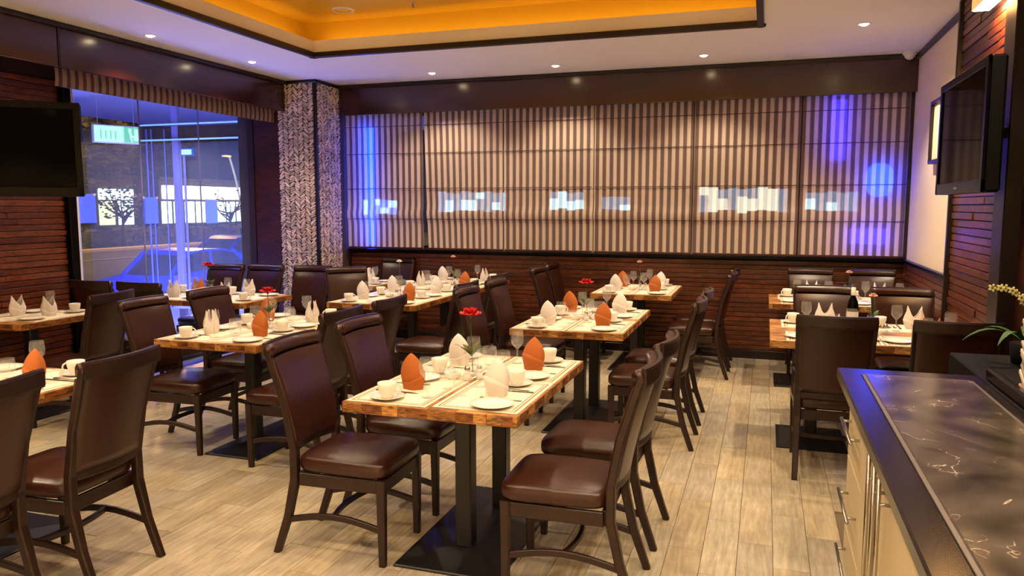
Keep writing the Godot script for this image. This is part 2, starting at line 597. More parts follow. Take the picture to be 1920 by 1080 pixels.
func downlight(x: float, y: float, z: float, label: String, e: float, group: String):
	var b := func(t: Node3D):
		part("ring", G.new().smooth(true).lathe([Vector2(0.033, 0.0), Vector2(0.046, -0.006), Vector2(0.050, -0.003), Vector2(0.050, 0.0)], 20).done(), M.white, t)
		part("lamp", G.new().smooth(true).lathe([Vector2(0.0, -0.014), Vector2(0.018, -0.012), Vector2(0.030, -0.006), Vector2(0.034, 0.0)], 20).done(), M.lamp_warm, t)
		spot(t, Vector3(0, -0.02, 0), Color(1.0, 0.895, 0.75), e)
	var t := thing("downlight", label, "ceiling lamp", Vector3(x, y, z), 0.0, group)
	b.call(t)

func build_lamps():
	var gr := "downlights round the edge of the ceiling"
	var per := [[-4.94, -5.30, "downlight nearest the left television, above the window pelmet"], [-4.87, -6.55, "second downlight along the window side, nearer the mosaic column"],
		[-3.45, -7.70, "leftmost downlight in front of the blinds"], [-2.08, -7.70, "second downlight from the left in front of the blinds"], [-0.61, -7.62, "third downlight from the left in front of the blinds"],
		[0.68, -6.73, "downlight at the right above the right wall tables"]]
	for q in per:
		downlight(q[0], CEIL, q[1], q[2], 2.7 if q[0] < 0.0 else 5.5, gr)
	for q in [[-4.94, -2.2], [0.68, -5.2], [0.68, -3.7], [0.68, -2.2], [0.68, -0.7], [2.2, 1.0], [-4.94, -0.9], [-4.94, 0.7], [-3.4, 2.6], [-2.0, 2.6], [-0.7, 2.6], [0.6, 2.6], [2.2, 2.6]]:
		downlight(q[0], CEIL, q[1], "unseen round downlight placed in the plaster ceiling outside the view to light the room", 2.9 if q[1] < -1.0 else 9.0, gr)  # out of view; stronger ones near and behind the camera are added ceiling fill
	for zz in [-5.92, -4.42, -2.92, -1.42, 0.08]:
		for xx in [-3.53, -2.11, -0.70]:
			var l := "downlight set in the amber lid of the ceiling coffer" if zz == -5.92 and xx == -3.53 else "unseen coffer downlight outside the view, placed to light the tables"
			downlight(xx, CEIL + 0.36, zz, l, 2.35 if zz < -1.0 else 6.0, "downlights in the coffer")  # all but one out of view; the stronger last row is added fill
	# round speaker and sprinkler in the coffer lid
	var t := thing("ceiling_speaker", "round pale ceiling speaker in the amber coffer", "speaker", Vector3(-3.72, CEIL + 0.36, -6.35))
	part("rim", G.new().smooth(true).lathe([Vector2(0.075, -0.008), Vector2(0.10, -0.010), Vector2(0.105, 0.0)], 24).done(), M.white, t)
	part("grille", G.new().smooth(true).lathe([Vector2(0.0, -0.012), Vector2(0.05, -0.010), Vector2(0.076, -0.006)], 24).done(), M.steel, t)
	t = thing("sprinkler", "small sprinkler head in the amber coffer", "sprinkler", Vector3(-3.02, CEIL + 0.36, -6.35))
	part("plate", G.new().smooth(true).lathe([Vector2(0.0, -0.006), Vector2(0.03, -0.005), Vector2(0.034, 0.0)], 16).done(), M.steel, t)
	part("head", G.new().smooth(true).lathe([Vector2(0.0, -0.04), Vector2(0.016, -0.038), Vector2(0.006, -0.03), Vector2(0.007, -0.006)], 12).done(), M.steel, t)
	# small dome camera in the corner
	t = thing("security_camera", "small white dome camera at the back right ceiling corner", "camera", Vector3(1.22, CEIL, -8.10))
	part("base", G.new().smooth(true).lathe([Vector2(0.05, -0.02), Vector2(0.06, -0.018), Vector2(0.062, 0.0)], 20).done(), M.white, t)
	part("dome", G.new().smooth(true).lathe([Vector2(0.0, -0.065), Vector2(0.025, -0.058), Vector2(0.042, -0.04), Vector2(0.05, -0.02)], 20).done(), M.white, t)

func slat_rows(parent: Node3D, origin: Vector3, along: Vector3, out: Vector3, length: float, y0: float, y1: float, pitch: float, piece: float):
	# courses of narrow dark tile strips, uneven and with recessed joints
	var unit := G.new().box(Vector3.ZERO, Vector3.ONE, 0.06).done()
	var y := y0
	var r := 0
	while y + pitch * 0.6 < y1:
		var hgt: float = min(pitch, y1 - y)
		var a := 0.0
		var first := true
		while a < length - 0.01:
			var l := piece * rng.randf_range(0.8, 1.25)
			if first: l *= rng.randf_range(0.35, 1.0)
			first = false
			if length - a - l < 0.12: l = length - a
			var dpt := rng.randf_range(0.010, 0.022)
			var o := part("slat", unit, M["slat%d" % rng.randi_range(0, 4)], parent)
			o.position = origin + along * (a + l / 2) + out * (dpt / 2) + Vector3.UP * (y + hgt / 2)
			o.basis = Basis(along * (l - 0.003), Vector3.UP * (hgt - 0.006), out * dpt) if along.cross(Vector3.UP).dot(out) > 0 else Basis(-along * (l - 0.003), Vector3.UP * (hgt - 0.006), out * dpt)
			a += l
		y += pitch
		r += 1

func build_back_wall():
	# solid wall below and above the window band
	var g := G.new()
	g.box(Vector3(-2.2, 0.54, WALL_Z - 0.10), Vector3(7.4, 1.08, 0.14))
	g.box(Vector3(-2.2, 2.92, WALL_Z - 0.10), Vector3(7.4, 0.44, 0.14))
	g.box(Vector3(-5.4, 1.6, WALL_Z - 0.10), Vector3(0.96, 2.4, 0.14))
	g.box(Vector3(1.38, 1.6, WALL_Z - 0.10), Vector3(0.24, 2.4, 0.14))
	var wb := struct("wall_back", g.done(), M.slatgap, "back wall clad below the blinds in dark red brown tile strips", "wall")
	slat_rows(wb, Vector3(-4.86, 0, WALL_Z - 0.03), Vector3(1, 0, 0), Vector3(0, 0, 1), 6.17, 0.09, 1.05, 0.05, 0.95)
	struct("baseboard_back", G.new().box(Vector3(-1.77, 0.045, WALL_Z - 0.005), Vector3(6.17, 0.09, 0.03), 0.004).done(), M.trim, "dark baseboard under the back wall strips", "baseboard")
	struct("trim_3", G.new().box(Vector3(-1.77, 1.07, WALL_Z + 0.02), Vector3(6.17, 0.035, 0.11), 0.006).done(), M.black, "black sill running under the striped blinds", "sill")
	# pelmet and its dark top moulding
	g = G.new()
	g.box(Vector3(-1.77, 2.845, -8.175), Vector3(6.17, 0.35, 0.05), 0.004)
	var pm := struct("pelmet_back", g.done(), M.pelmet, "glossy dark wooden pelmet above the blinds", "pelmet")
	part("moulding", G.new().box(Vector3(-1.77, 3.0, -8.135), Vector3(6.17, 0.035, 0.05), 0.006).done(), M.trim, pm)
	# windows: glass and frames behind the blinds
	var xs := [-4.86, -3.81, -2.82, -1.80, -0.74, 0.31, 1.26]
	for i in 6:
		var xa: float = xs[i]
		var xb: float = xs[i + 1]
		g = G.new()
		g.box(Vector3(xa + 0.025, 1.9, WALL_Z - 0.12), Vector3(0.05, 1.64, 0.06), 0.004)
		g.box(Vector3(xb - 0.025, 1.9, WALL_Z - 0.12), Vector3(0.05, 1.64, 0.06), 0.004)
		g.box(Vector3((xa + xb) / 2, 1.105, WALL_Z - 0.12), Vector3(xb - xa, 0.05, 0.06), 0.004)
		g.box(Vector3((xa + xb) / 2, 2.695, WALL_Z - 0.12), Vector3(xb - xa, 0.05, 0.06), 0.004)
		var wn := struct("window_%d" % (i + 2), g.done(), M.trim, "window frame hidden behind blind number %d from the left" % (i + 1), "window")
		part("pane", G.new().box(Vector3((xa + xb) / 2, 1.9, WALL_Z - 0.13), Vector3(xb - xa - 0.1, 1.56, 0.008)).done(), M.pane, wn)
	# blinds
	var names := ["leftmost striped blind, glowing blue beside the mosaic column", "second striped blind from the left, its left edge pulled in", "third striped blind from the left", "fourth striped blind from the left", "fifth striped blind from the left, over the brightest street lights", "rightmost striped blind, with a blue glow near the right wall"]
	var edges := [[-4.855, -3.84], [-3.82, -2.845], [-2.835, -1.805], [-1.795, -0.745], [-0.735, 0.305], [0.315, 1.285]]
	for i in 6:
		roman_blind(edges[i][0], edges[i][1], names[i], i)
	# blue light between glass and cloth: the tube, then sources placed unseen
	var t := thing("blue_led_tube", "upright blue light tube glowing through the leftmost blind", "light tube", Vector3(-4.60, 1.12, WALL_Z - 0.07))
	part("led_tube", G.new().smooth(true).box(Vector3(0, 0.72, 0), Vector3(0.10, 1.44, 0.02), 0.006).done(), M.led_blue, t)
	area("blue_tube_light", Vector3(0, 0.72, 0.02), Vector3(0, 0, 1), Vector2(0.10, 1.44), Color(0.02, 0.24, 1.0), 3.0, t)
	t = thing("unseen_blue_lamp", "unseen blue lamp placed behind the right end of the rightmost blind for its glow", "lamp", Vector3(1.06, 1.86, WALL_Z - 0.09))  # lamp itself unseen, placed for the blue spot on the cloth
	part("lamp_face", G.new().smooth(true).pillow(Vector3.ZERO, Vector3(0.26, 0.34, 0.03), 0.8, 0.8, 20, 10).done(), M.led_blue, t)
	var t2 := thing("unseen_blue_panel", "unseen upright violet blue panel placed to light the top of the rightmost blind", "light panel", Vector3(0.66, 2.36, WALL_Z - 0.08))  # unseen source for the violet band at the top of the cloth
	part("panel_light", G.new().box(Vector3(0, 0, 0), Vector3(0.15, 0.60, 0.02), 0.006).done(), M.led_violet, t2)
	area("blue_panel_light", Vector3(0, 0, 0.02), Vector3(0, 0, 1), Vector2(0.15, 0.6), Color(0.16, 0.14, 1.0), 0.7, t2)
	t2 = thing("unseen_blue_panel", "unseen low blue panel placed to light the bottom right of the rightmost blind", "light panel", Vector3(0.98, 1.30, WALL_Z - 0.08))  # unseen source for the low blue glow on the cloth
	part("panel_light", G.new().box(Vector3(0, 0, 0), Vector3(0.34, 0.16, 0.02), 0.006).done(), M.led_violet, t2)
	area("blue_panel_light", Vector3(0, 0, 0.02), Vector3(0, 0, 1), Vector2(0.34, 0.16), Color(0.08, 0.14, 1.0), 0.7, t2)
	area("blue_lamp_light", Vector3(0, 0, 0.03), Vector3(0, 0, 1), Vector2(0.24, 0.3), Color(0.04, 0.2, 1.0), 0.9, t)

func roman_blind(xa: float, xb: float, label: String, idx: int):
	var t := thing("roman_blind", label, "blind", Vector3((xa + xb) / 2, 1.09, WALL_Z + 0.06), 0.0, "striped blinds along the back wall")
	var w := xb - xa
	var h := 1.62
	var pull := 0.035 if idx == 1 else 0.0
	var rods := [0.36, 0.72, 1.13, 1.45]
	var f := func(u: float, v: float) -> Vector3:
		var x: float = (u - 0.5) * w
		var y: float = v * h
		if pull > 0.0: x += pull * (1.0 - u) * (1.0 - v) * (1.2 - v * 0.4)
		var z: float = 0.004 * cos(TAU * u * w / 0.0775)
		for r in rods:
			var dd: float = (y - r)
			z += 0.004 * exp(-dd * dd / 0.0016)
		# slack fold above the lowest rod
		var q: float = y - 0.42
		z += 0.022 * exp(-q * q / 0.004)
		return Vector3(x, y, z)
	var g := G.new().smooth(true)
	var nu := int(w / 0.0775 * 6)
	var nv := 40
	var ph := 0.13 * idx
	for i in nu:
		for j in nv:
			var u0 := float(i) / nu
			var u1 := float(i + 1) / nu
			var v0 := float(j) / nv
			var v1 := float(j + 1) / nv
			var k := w / 0.0775
			g.quv(f.call(u0, v0), f.call(u1, v0), f.call(u1, v1), f.call(u0, v1), Vector2(u0 * k + ph, v0), Vector2(u1 * k + ph, v0), Vector2(u1 * k + ph, v1), Vector2(u0 * k + ph, v1))
	part("fabric", g.done(), M.blind, t)
	for r in rods:
		part("rod", G.new().smooth(true).beam([Vector3(-w / 2 + 0.01, r, 0.014), Vector3(w / 2 - 0.01, r, 0.014)], [Vector2(0.003, 0.003)], Vector3.UP, true).done(), M.jamb, t)
	part("hem_bar", G.new().box(Vector3(0, 0.012, 0.0), Vector3(w - 0.01, 0.022, 0.014), 0.004).done(), M.jamb, t)
	part("head_rail", G.new().box(Vector3(0, h + 0.01, -0.005), Vector3(w, 0.03, 0.03), 0.004).done(), M.trim, t)

func chips(g: G, origin: Vector3, along: Vector3, out: Vector3, width: float, height: float):
	# split stone chips laid as a zigzag
	var cw := 0.066
	var cols := int(width / cw)
	cw = width / cols
	for c in cols:
		var y := 0.01
		while y < height - 0.03:
			var lean := 0.62 if c % 2 == 0 else -0.62
			lean += rng.randf_range(-0.38, 0.30)
			var up := Vector3.UP
			var d := (along * cos(lean) + up * sin(lean)).normalized()
			var n := out.cross(d).normalized()
			var L: float = cw * rng.randf_range(0.85, 1.05) / cos(lean) * 0.92
			var T := rng.randf_range(0.010, 0.017)
			var P := rng.randf_range(0.006, 0.018)
			var s := rng.randf_range(0.40, 0.98)
			var warm := rng.randf_range(0.74, 0.90)
			g.color(Color(s, s * (warm - 0.03), s * warm * 0.72))
			g.X = Transform3D(Basis(d, n, out), origin + along * (c + 0.5) * cw + up * (y + 0.012) + out * P / 2)
			g.box(Vector3.ZERO, Vector3(L, T, P), 0.002)
			y += 0.0215
	g.X = Transform3D.IDENTITY

func build_left_wall():
	# window side: wall below the pelmet with the big glazed opening, z -5.13 to -7.66
	var g := G.new()
	g.box(Vector3(WALL_L - 0.1, 1.5, -0.76), Vector3(0.2, 3.0, 8.74))
	g.box(Vector3(WALL_L - 0.1, 1.5, -8.10), Vector3(0.2, 3.0, 0.9))
	g.box(Vector3(WALL_L - 0.1, 2.9, -6.4), Vector3(0.2, 0.24, 2.6))
	var wl := struct("wall_left", g.done(), M.slatgap, "left wall clad in dark tile strips behind the television", "wall")
	slat_rows(wl, Vector3(WALL_L, 0, -5.05), Vector3(0, 0, 1), Vector3(1, 0, 0), 1.9, 0.10, 2.66, 0.05, 1.0)
	# side panels of the window opening
	struct("trim_4", G.new().box(Vector3(-5.545, 1.34, -7.69), Vector3(0.35, 2.68, 0.06), 0.006).done(), M.jamb, "brown wooden side panel between the street window and the mosaic column", "panel")
	struct("trim_5", G.new().box(Vector3(-5.70, 1.34, -5.09), Vector3(0.10, 2.68, 0.08), 0.006).done(), M.black, "dark upright trim at the left edge of the street window", "trim")
	# pelmet box
	g = G.new()
	g.box(Vector3(-5.295, 2.85, -5.42), Vector3(0.05, 0.34, 4.72), 0.004)
	g.box(Vector3(-5.52, 2.975, -5.42), Vector3(0.42, 0.09, 4.72))
	var pm := struct("pelmet_left", g.done(), M.pelmet, "glossy dark wooden pelmet above the street window", "pelmet")
	part("moulding", G.new().box(Vector3(-5.255, 3.0, -5.42), Vector3(0.05, 0.035, 4.72), 0.006).done(), M.trim, pm)
	part("joint", G.new().box(Vector3(-5.268, 2.845, -4.70), Vector3(0.008, 0.33, 0.02)).done(), M.trim, pm)
	g = G.new()
	g.box(Vector3(-5.295, 2.85, -1.3), Vector3(0.05, 0.34, 3.5), 0.004)
	part("near_board", g.done(), M.pelmet, pm)
	# gathered striped valance under it
	var t := thing("valance", "gathered brown striped blind rolled up under the street window pelmet", "blind", Vector3(-5.43, 2.56, -6.24))
	var len := 2.9
	g = G.new().smooth(true)
	var k := len / 0.0775
	var f := func(u: float, v: float) -> Vector3: return Vector3(0.004 * cos(TAU * u * k) + 0.008 * sin(PI * v), v * 0.16, (u - 0.5) * len)
	var nu := int(k * 6)
	for i in nu:
		for j in 5:
			var u0 := float(i) / nu
			var u1 := float(i + 1) / nu
			var v0 := j / 5.0
			var v1 := (j + 1) / 5.0
			g.quv(f.call(u1, v0), f.call(u0, v0), f.call(u0, v1), f.call(u1, v1), Vector2(u1 * k, v0), Vector2(u0 * k, v0), Vector2(u0 * k, v1), Vector2(u1 * k, v1))
	part("fabric", g.done(), M.valance, t)
	part("bar", G.new().box(Vector3(-0.02, 0.01, 0), Vector3(0.02, 0.02, len), 0.004).done(), M.jamb, t)
	# glazing
	g = G.new()
	g.box(Vector3(-5.80, 0.04, -6.4), Vector3(0.06, 0.08, 2.55), 0.006)
	g.box(Vector3(-5.80, 2.74, -6.4), Vector3(0.06, 0.08, 2.55), 0.006)
	var wn := struct("window_1", g.done(), M.bluepost, "tall street window with three glass panes beside the mosaic column", "window")
	part("mullion", G.new().box(Vector3(-5.80, 1.39, -5.20), Vector3(0.05, 2.62, 0.13), 0.006).done(), M.white, wn)
	for zz in [-6.02, -6.84]:
		part("joint", G.new().box(Vector3(-5.80, 1.39, zz), Vector3(0.016, 2.62, 0.012), 0.003).done(), M.bluepost, wn)
	for q in [[-5.27, -6.01], [-6.03, -6.83], [-6.85, -7.66]]:
		part("pane", G.new().box(Vector3(-5.80, 1.39, (q[0] + q[1]) / 2), Vector3(0.01, 2.62, q[0] - q[1])).done(), M.pane, wn)
	for q in [[1.58, -5.35, "left"], [1.56, -6.10, "middle"], [1.545, -6.98, "right"]]:
		var s := thing("paper_notice", "pale paper sheet taped on the street window, %s of the three" % q[2], "paper", Vector3(-5.782, q[0], q[1]), 0.0, "papers on the street window")
		part("sheet", G.new().box(Vector3.ZERO, Vector3(0.003, 0.26, 0.19), 0.001).done(), M.paper, s)
		for ys in [-0.085, 0.085]:
			part("tape", G.new().box(Vector3(0.0025, 0.125, ys), Vector3(0.001, 0.02, 0.03)).done(), M.white, s)
	# mosaic column in the corner
	var corner := Vector3(-4.87, 0, -7.66)
	g = G.new()
	g.box(Vector3(-5.28, CEIL / 2, -8.02), Vector3(0.80, CEIL, 0.70))
	var col := struct("column_1", g.done(), M.mosaic_bed, "corner column clad in zigzag split stone mosaic", "column")
	g = G.new()
	chips(g, Vector3(-5.375, 0, -7.67), Vector3(1, 0, 0), Vector3(0, 0, 1), 0.47, CEIL)
	var m1 := part("mosaic", g.done(), M.mosaic, col)
	m1.set_meta("kind", "stuff")
	g = G.new()
	chips(g, Vector3(-4.88, 0, -7.70), Vector3(0, 0, -1), Vector3(1, 0, 0), 0.47, CEIL)
	var m2 := part("mosaic", g.done(), M.mosaic, col)
	m2.set_meta("kind", "stuff")
	part("corner_strip", G.new().box(Vector3(-4.882, CEIL / 2, -7.668), Vector3(0.03, CEIL, 0.03), 0.004).done(), M.trim, col)
	g = G.new()
	g.box(Vector3(-5.1, 3.0, -7.655), Vector3(0.52, 0.03, 0.05), 0.005)
	g.box(Vector3(-4.865, 3.0, -7.9), Vector3(0.05, 0.03, 0.52), 0.005)
	part("crown_moulding", g.done(), M.trim, col)

func build_right_wall():
	var g := G.new()
	g.box(Vector3(WALL_R + 0.1, 1.51, -5.4), Vector3(0.2, 3.02, 6.2))
	var wr := struct("wall_right", g.done(), M.cream, "cream plaster wall at the right above dark tile strips", "wall")
	slat_rows(wr, Vector3(WALL_R, 0, -6.35), Vector3(0, 0, -1), Vector3(-1, 0, 0), 1.95, 0.09, 1.05, 0.05, 0.95)
	struct("baseboard_right", G.new().box(Vector3(WALL_R - 0.012, 0.045, -7.3), Vector3(0.025, 0.09, 1.95), 0.004).done(), M.trim, "dark baseboard under the right wall strips", "baseboard")
	struct("trim_6", G.new().box(Vector3(WALL_R - 0.015, 1.07, -7.33), Vector3(0.04, 0.035, 1.94), 0.005).done(), M.black, "black ledge between cream wall and dark strips at the right", "ledge")
	struct("trim_7", G.new().box(Vector3(WALL_R - 0.01, 2.99, -7.3), Vector3(0.03, 0.05, 1.92), 0.005).done(), M.trim, "dark moulding along the top of the cream right wall", "moulding")
	struct("trim_8", G.new().box(Vector3(WALL_R - 0.015, 1.9, -8.27), Vector3(0.03, 1.62, 0.04), 0.004).done(), M.trim, "dark upright in the corner beside the rightmost blind", "trim")
	# slat clad pier
	g = G.new()
	g.box(Vector3(WALL_R - 0.01, 1.51, -5.50), Vector3(0.06, 3.02, 1.42))
	var pr := struct("wall_panel", g.done(), M.slatgap, "pier clad in narrow dark slats behind the right television", "wall panel")
	slat_rows(pr, Vector3(WALL_R - 0.04, 0, -6.16), Vector3(0, 0, 1), Vector3(-1, 0, 0), 1.27, 0.06, 3.0, 0.05, 1.3)
	part("edge_strip", G.new().box(Vector3(WALL_R - 0.05, 1.51, -6.19), Vector3(0.06, 3.02, 0.04), 0.004).done(), M.trim, pr)
	struct("trim_9", G.new().box(Vector3(WALL_R - 0.06, 1.51, -4.77), Vector3(0.12, 3.02, 0.20), 0.006).done(), M.trim, "dark wooden post right of the slat clad pier", "post")
	# reddish wood wall toward the camera, stepping back beyond the counter
	struct("wall_side", G.new().box(Vector3(WALL_R + 0.02, 1.51, -2.65), Vector3(0.12, 3.02, 4.04), 0.004).done(), M.jamb, "reddish brown wood wall behind the counter at the right edge", "wall")
	struct("wall_nook", G.new().box(Vector3(2.45, 1.51, -0.6), Vector3(2.3, 3.02, 0.12)).done(), M.cream, "unseen cream return wall at the right behind the camera", "wall")  # out of view, cream to bounce the rear downlights
	struct("wall_far", G.new().box(Vector3(3.62, 1.51, 1.5), Vector3(0.12, 3.02, 4.3)).done(), M.cream, "unseen cream side wall at the right behind the camera", "wall")  # unseen side of the room, pale so the rear light bounces
	# up and down wall lamp
	var t := thing("wall_lamp", "glowing amber wall lamp high on the slat clad pier", "wall lamp", Vector3(1.24, 2.74, -5.10))
	part("back_plate", G.new().box(Vector3(-0.01, 0.08, 0), Vector3(0.02, 0.10, 0.26), 0.004).done(), M.trim, t)
	g = G.new()
	g.box(Vector3(-0.12, 0.105, 0), Vector3(0.004, 0.19, 0.42), 0.001)
	g.box(Vector3(-0.075, 0.105, -0.21), Vector3(0.09, 0.19, 0.004), 0.001)
	g.box(Vector3(-0.075, 0.105, 0.21), Vector3(0.09, 0.19, 0.004), 0.001)
	part("lamp_shade", g.done(), M.lamp_shade, t)
	part("lamp_panel", G.new().box(Vector3(-0.073, 0.012, 0), Vector3(0.085, 0.012, 0.40), 0.002).done(), M.lamp_warm, t)
	area("wall_lamp_light", Vector3(-0.073, 0.0, 0), Vector3(0, -1, 0), Vector2(0.08, 0.38), Color(1.0, 0.66, 0.25), 1.3, t)
	# picture on the cream wall
	t = thing("picture_frame", "narrow dark framed picture on the cream wall beside the right television", "picture", Vector3(1.30, 2.20, -6.96))
	g = G.new()
	g.box(Vector3(-0.02, 0.24, 0), Vector3(0.045, 0.03, 0.44), 0.004)
	g.box(Vector3(-0.02, -0.24, 0), Vector3(0.045, 0.03, 0.44), 0.004)
	g.box(Vector3(-0.02, 0, -0.21), Vector3(0.045, 0.5, 0.03), 0.004)
	g.box(Vector3(-0.02, 0, 0.21), Vector3(0.045, 0.5, 0.03), 0.004)
	part("frame", g.done(), M.trim, t)
	part("picture", G.new().box(Vector3(-0.012, 0, 0), Vector3(0.012, 0.46, 0.40)).done(), M.cream, t)

# ------------------------------------------------------------------ outside
func build_outside():
	struct("ground_1", G.new().box(Vector3(-27, -1.1, -35), Vector3(43, 0.2, 76)).done(), M.asphalt, "dark street surface outside the windows", "ground")
	struct("ground_2", G.new().box(Vector3(-7.45, -0.06, -8.6), Vector3(3.1, 0.1, 12.0)).done(), M.soffit, "pale porch floor outside the street window", "porch floor")
	struct("trim_10", G.new().box(Vector3(-36.5, -0.92, -42), Vector3(0.8, 0.18, 60), 0.02).done(), M.kerb, "pale kerb across the street", "kerb")
	struct("trim_11", G.new().box(Vector3(-30.5, -0.985, -40), Vector3(0.3, 0.03, 60)).done(), M.kerb, "pale line along the street", "road line")
	struct("porch_soffit", G.new().box(Vector3(-8.9, 3.30, -9.6), Vector3(6.0, 0.12, 11.5)).done(), M.soffit, "pale lilac porch ceiling outside the street window", "soffit")
	# glazed porch front lit by blue strips
	var t := thing("glazed_porch", "blue lit porch frame with posts and glass outside the street window", "porch", Vector3(-8.0, 0, -9.0))
	for q in [[-0.02, 0.11], [1.22, 0.10], [-1.95, 0.10]]:
		part("post", G.new().box(Vector3(q[0], 1.6, 0), Vector3(q[1], 3.25, 0.07), 0.01).done(), M.bluepost, t)
	part("beam", G.new().box(Vector3(-0.2, 2.64, -0.02), Vector3(3.4, 0.18, 0.08), 0.008).done(), M.bark, t)
	for q in [[-0.95, 0.9], [0.60, 1.0]]:
		part("pane", G.new().box(Vector3(q[0], 1.25, 0.0), Vector3(q[1] * 1.6, 2.5, 0.012)).done(), M.pane, t)
	for q in [[-0.52, 0.018], [-0.43, 0.012], [-0.2, 0.012]]:
		part("glass_edge", G.new().box(Vector3(q[0], 1.45, 0.03), Vector3(q[1], 2.5, 0.02), 0.003).done(), M.paper, t)
	part("handle", G.new().box(Vector3(0.16, 1.25, 0.06), Vector3(0.03, 2.3, 0.03), 0.008).done(), M.bluepost, t)
	for y in [2.54, 2.755]:
		var s := thing("blue_led_strip", "%s blue light strip along the porch beam" % ("lower" if y < 2.6 else "upper"), "light strip", Vector3(-7.6, y, -8.944), 0.0, "blue strips on the porch")
		part("channel", G.new().box(Vector3(0, 0, -0.01), Vector3(2.0, 0.03, 0.02), 0.004).done(), M.black, s)
		part("led_strip", G.new().box(Vector3(0, 0, 0.006), Vector3(1.98, 0.022, 0.012), 0.003).done(), M.led_azure, s)
		area("blue_strip_light", Vector3(0, 0, 0.02), Vector3(0, 0, 1), Vector2(1.9, 0.03), Color(0.02, 0.30, 1.0), 0.045, s)
	for q in [[-7.55, -8.0, "nearest"], [-6.45, -7.95, "second"], [-7.0, -9.6, "farthest"]]:
		var dl := thing("porch_downlight", "small round lamp in the porch ceiling, %s of three" % q[2], "ceiling lamp", Vector3(q[0], 3.24, q[1]), 0.0, "porch downlights")
		part("ring", G.new().smooth(true).lathe([Vector2(0.046, 0.0), Vector2(0.062, -0.006), Vector2(0.066, 0.0)], 16).done(), M.white, dl)
		part("lamp", G.new().smooth(true).lathe([Vector2(0.0, -0.008), Vector2(0.04, -0.005), Vector2(0.047, 0.0)], 16).done(), M.lamp_warm, dl)
		spot(dl, Vector3(0, -0.03, 0), Color(0.8, 0.85, 1.0), 3.0)
	# exit sign
	t = thing("exit_sign", "hanging green and white lit exit sign seen through the street window", "sign", Vector3(-7.0, 2.41, -6.94), -0.5)
	part("body", G.new().box(Vector3(-0.03, 0, 0.0), Vector3(0.05, 0.20, 0.50), 0.006).done(), M.white, t)
	part("lit_face", G.new().box(Vector3(0.001, 0, 0.085), Vector3(0.014, 0.175, 0.30), 0.003).done(), M.sign_pale, t)
	part("figure_face", G.new().box(Vector3(0.001, 0, -0.155), Vector3(0.014, 0.175, 0.17), 0.003).done(), M.sign_green, t)
	g_figure(t)
	for zz in [-0.19, 0.19]:
		part("hanger", G.new().box(Vector3(-0.03, 0.48, zz), Vector3(0.005, 0.74, 0.005)).done(), M.white, t)
	area("exit_sign_light", Vector3(0.02, 0, 0), Vector3(1, 0, 0), Vector2(0.45, 0.17), Color(0.5, 1.0, 0.75), 0.02, t)
	# small blue board under the beam
	t = thing("blue_board", "small blue lit board hanging under the porch beam", "sign", Vector3(-7.78, 2.36, -8.942))
	part("body", G.new().box(Vector3.ZERO, Vector3(0.20, 0.10, 0.04), 0.006).done(), M.carpaint, t)
	part("lit_face", G.new().box(Vector3(0, 0, 0.021), Vector3(0.17, 0.07, 0.006), 0.002).done(), M.led_blue, t)
	# cars
	car(Vector3(-14.5, -1.0, -16.2), "blue lit car parked outside the street window", 1.0)
	car(Vector3(-19.5, -1.0, -24.6), "farther dark car parked beyond the blue lit car", 1.0)
	# planted strip and hedge
	t = thing("hedge", "dark clipped hedge across the street", "hedge", Vector3(-39, -1.0, -44))
	t.set_meta("kind", "stuff")
	var mm := MultiMesh.new()
	mm.transform_format = MultiMesh.TRANSFORM_3D
	mm.mesh = leaf_mesh(0.22)
	mm.instance_count = 5000
	for i in 5000:
		var q := Vector3(rng.randf_range(-1.0, 1.0), rng.randf_range(0.0, 1.35), rng.randf_range(-24, 24))
		mm.set_instance_transform(i, Transform3D(Basis.from_euler(Vector3(rng.randf() * TAU, rng.randf() * TAU, 0)), q))
	var mi := MultiMeshInstance3D.new()
	mi.name = "leaves"
	mi.multimesh = mm
	mi.material_override = M.leaf
	mi.set_meta("kind", "stuff")
	t.add_child(mi)
	part("stems", G.new().box(Vector3(0, 0.6, 0), Vector3(1.6, 1.2, 47), 0.1).done(), M.leaf, t)
	# shops across the street
	shop(Vector3(-47, -1.0, -56.6), 12.0, "shop with a glowing white canopy across the street", true)
	shop(Vector3(-47, -1.0, -46.1), 3.6, "small shop with blue white windows across the street", false)
	# trees
	tree(Vector3(-44, -1.0, -39.5), 9.5, 4.2, "dense dark tree left of the shops", 2600)
	tree(Vector3(-58, -1.0, -57), 13.0, 7.0, "tall dark tree behind the glowing canopy", 3400)
	tree(Vector3(-47.0, -1.0, -69), 11.0, 5.0, "dark tree at the right end of the shops", 3000)
	tree(Vector3(-36.5, -1.0, -46.0), 3.9, 1.6, "small forked tree standing before the glowing canopy", 60)
	tree(Vector3(-37.0, -1.0, -36.8), 4.0, 1.5, "small leafy tree standing before the blue white shop", 260)
	# street lamp with a curved arm
	t = thing("street_lamp", "street lamp with a pale curved arm above the forked tree", "street lamp", Vector3(-37.2, -1.0, -48.2))
	var pts := []
	for i in 9:
		var a := i / 8.0
		pts.append(Vector3(0, 1.0 + 5.2 * a, 1.2 * a * a))
	part("pole", G.new().smooth(true).beam(pts, [Vector2(0.10, 0.10), Vector2(0.07, 0.07)], Vector3(1, 0, 0), true).done(), M.paper, t)
	part("base", G.new().box(Vector3(0, 0.5, 0), Vector3(0.25, 1.0, 0.25), 0.02).done(), M.bark, t)
	part("lamp_head", G.new().smooth(true).pillow(Vector3(0, 6.2, 1.5), Vector3(0.3, 0.14, 0.8)).done(), M.white, t)
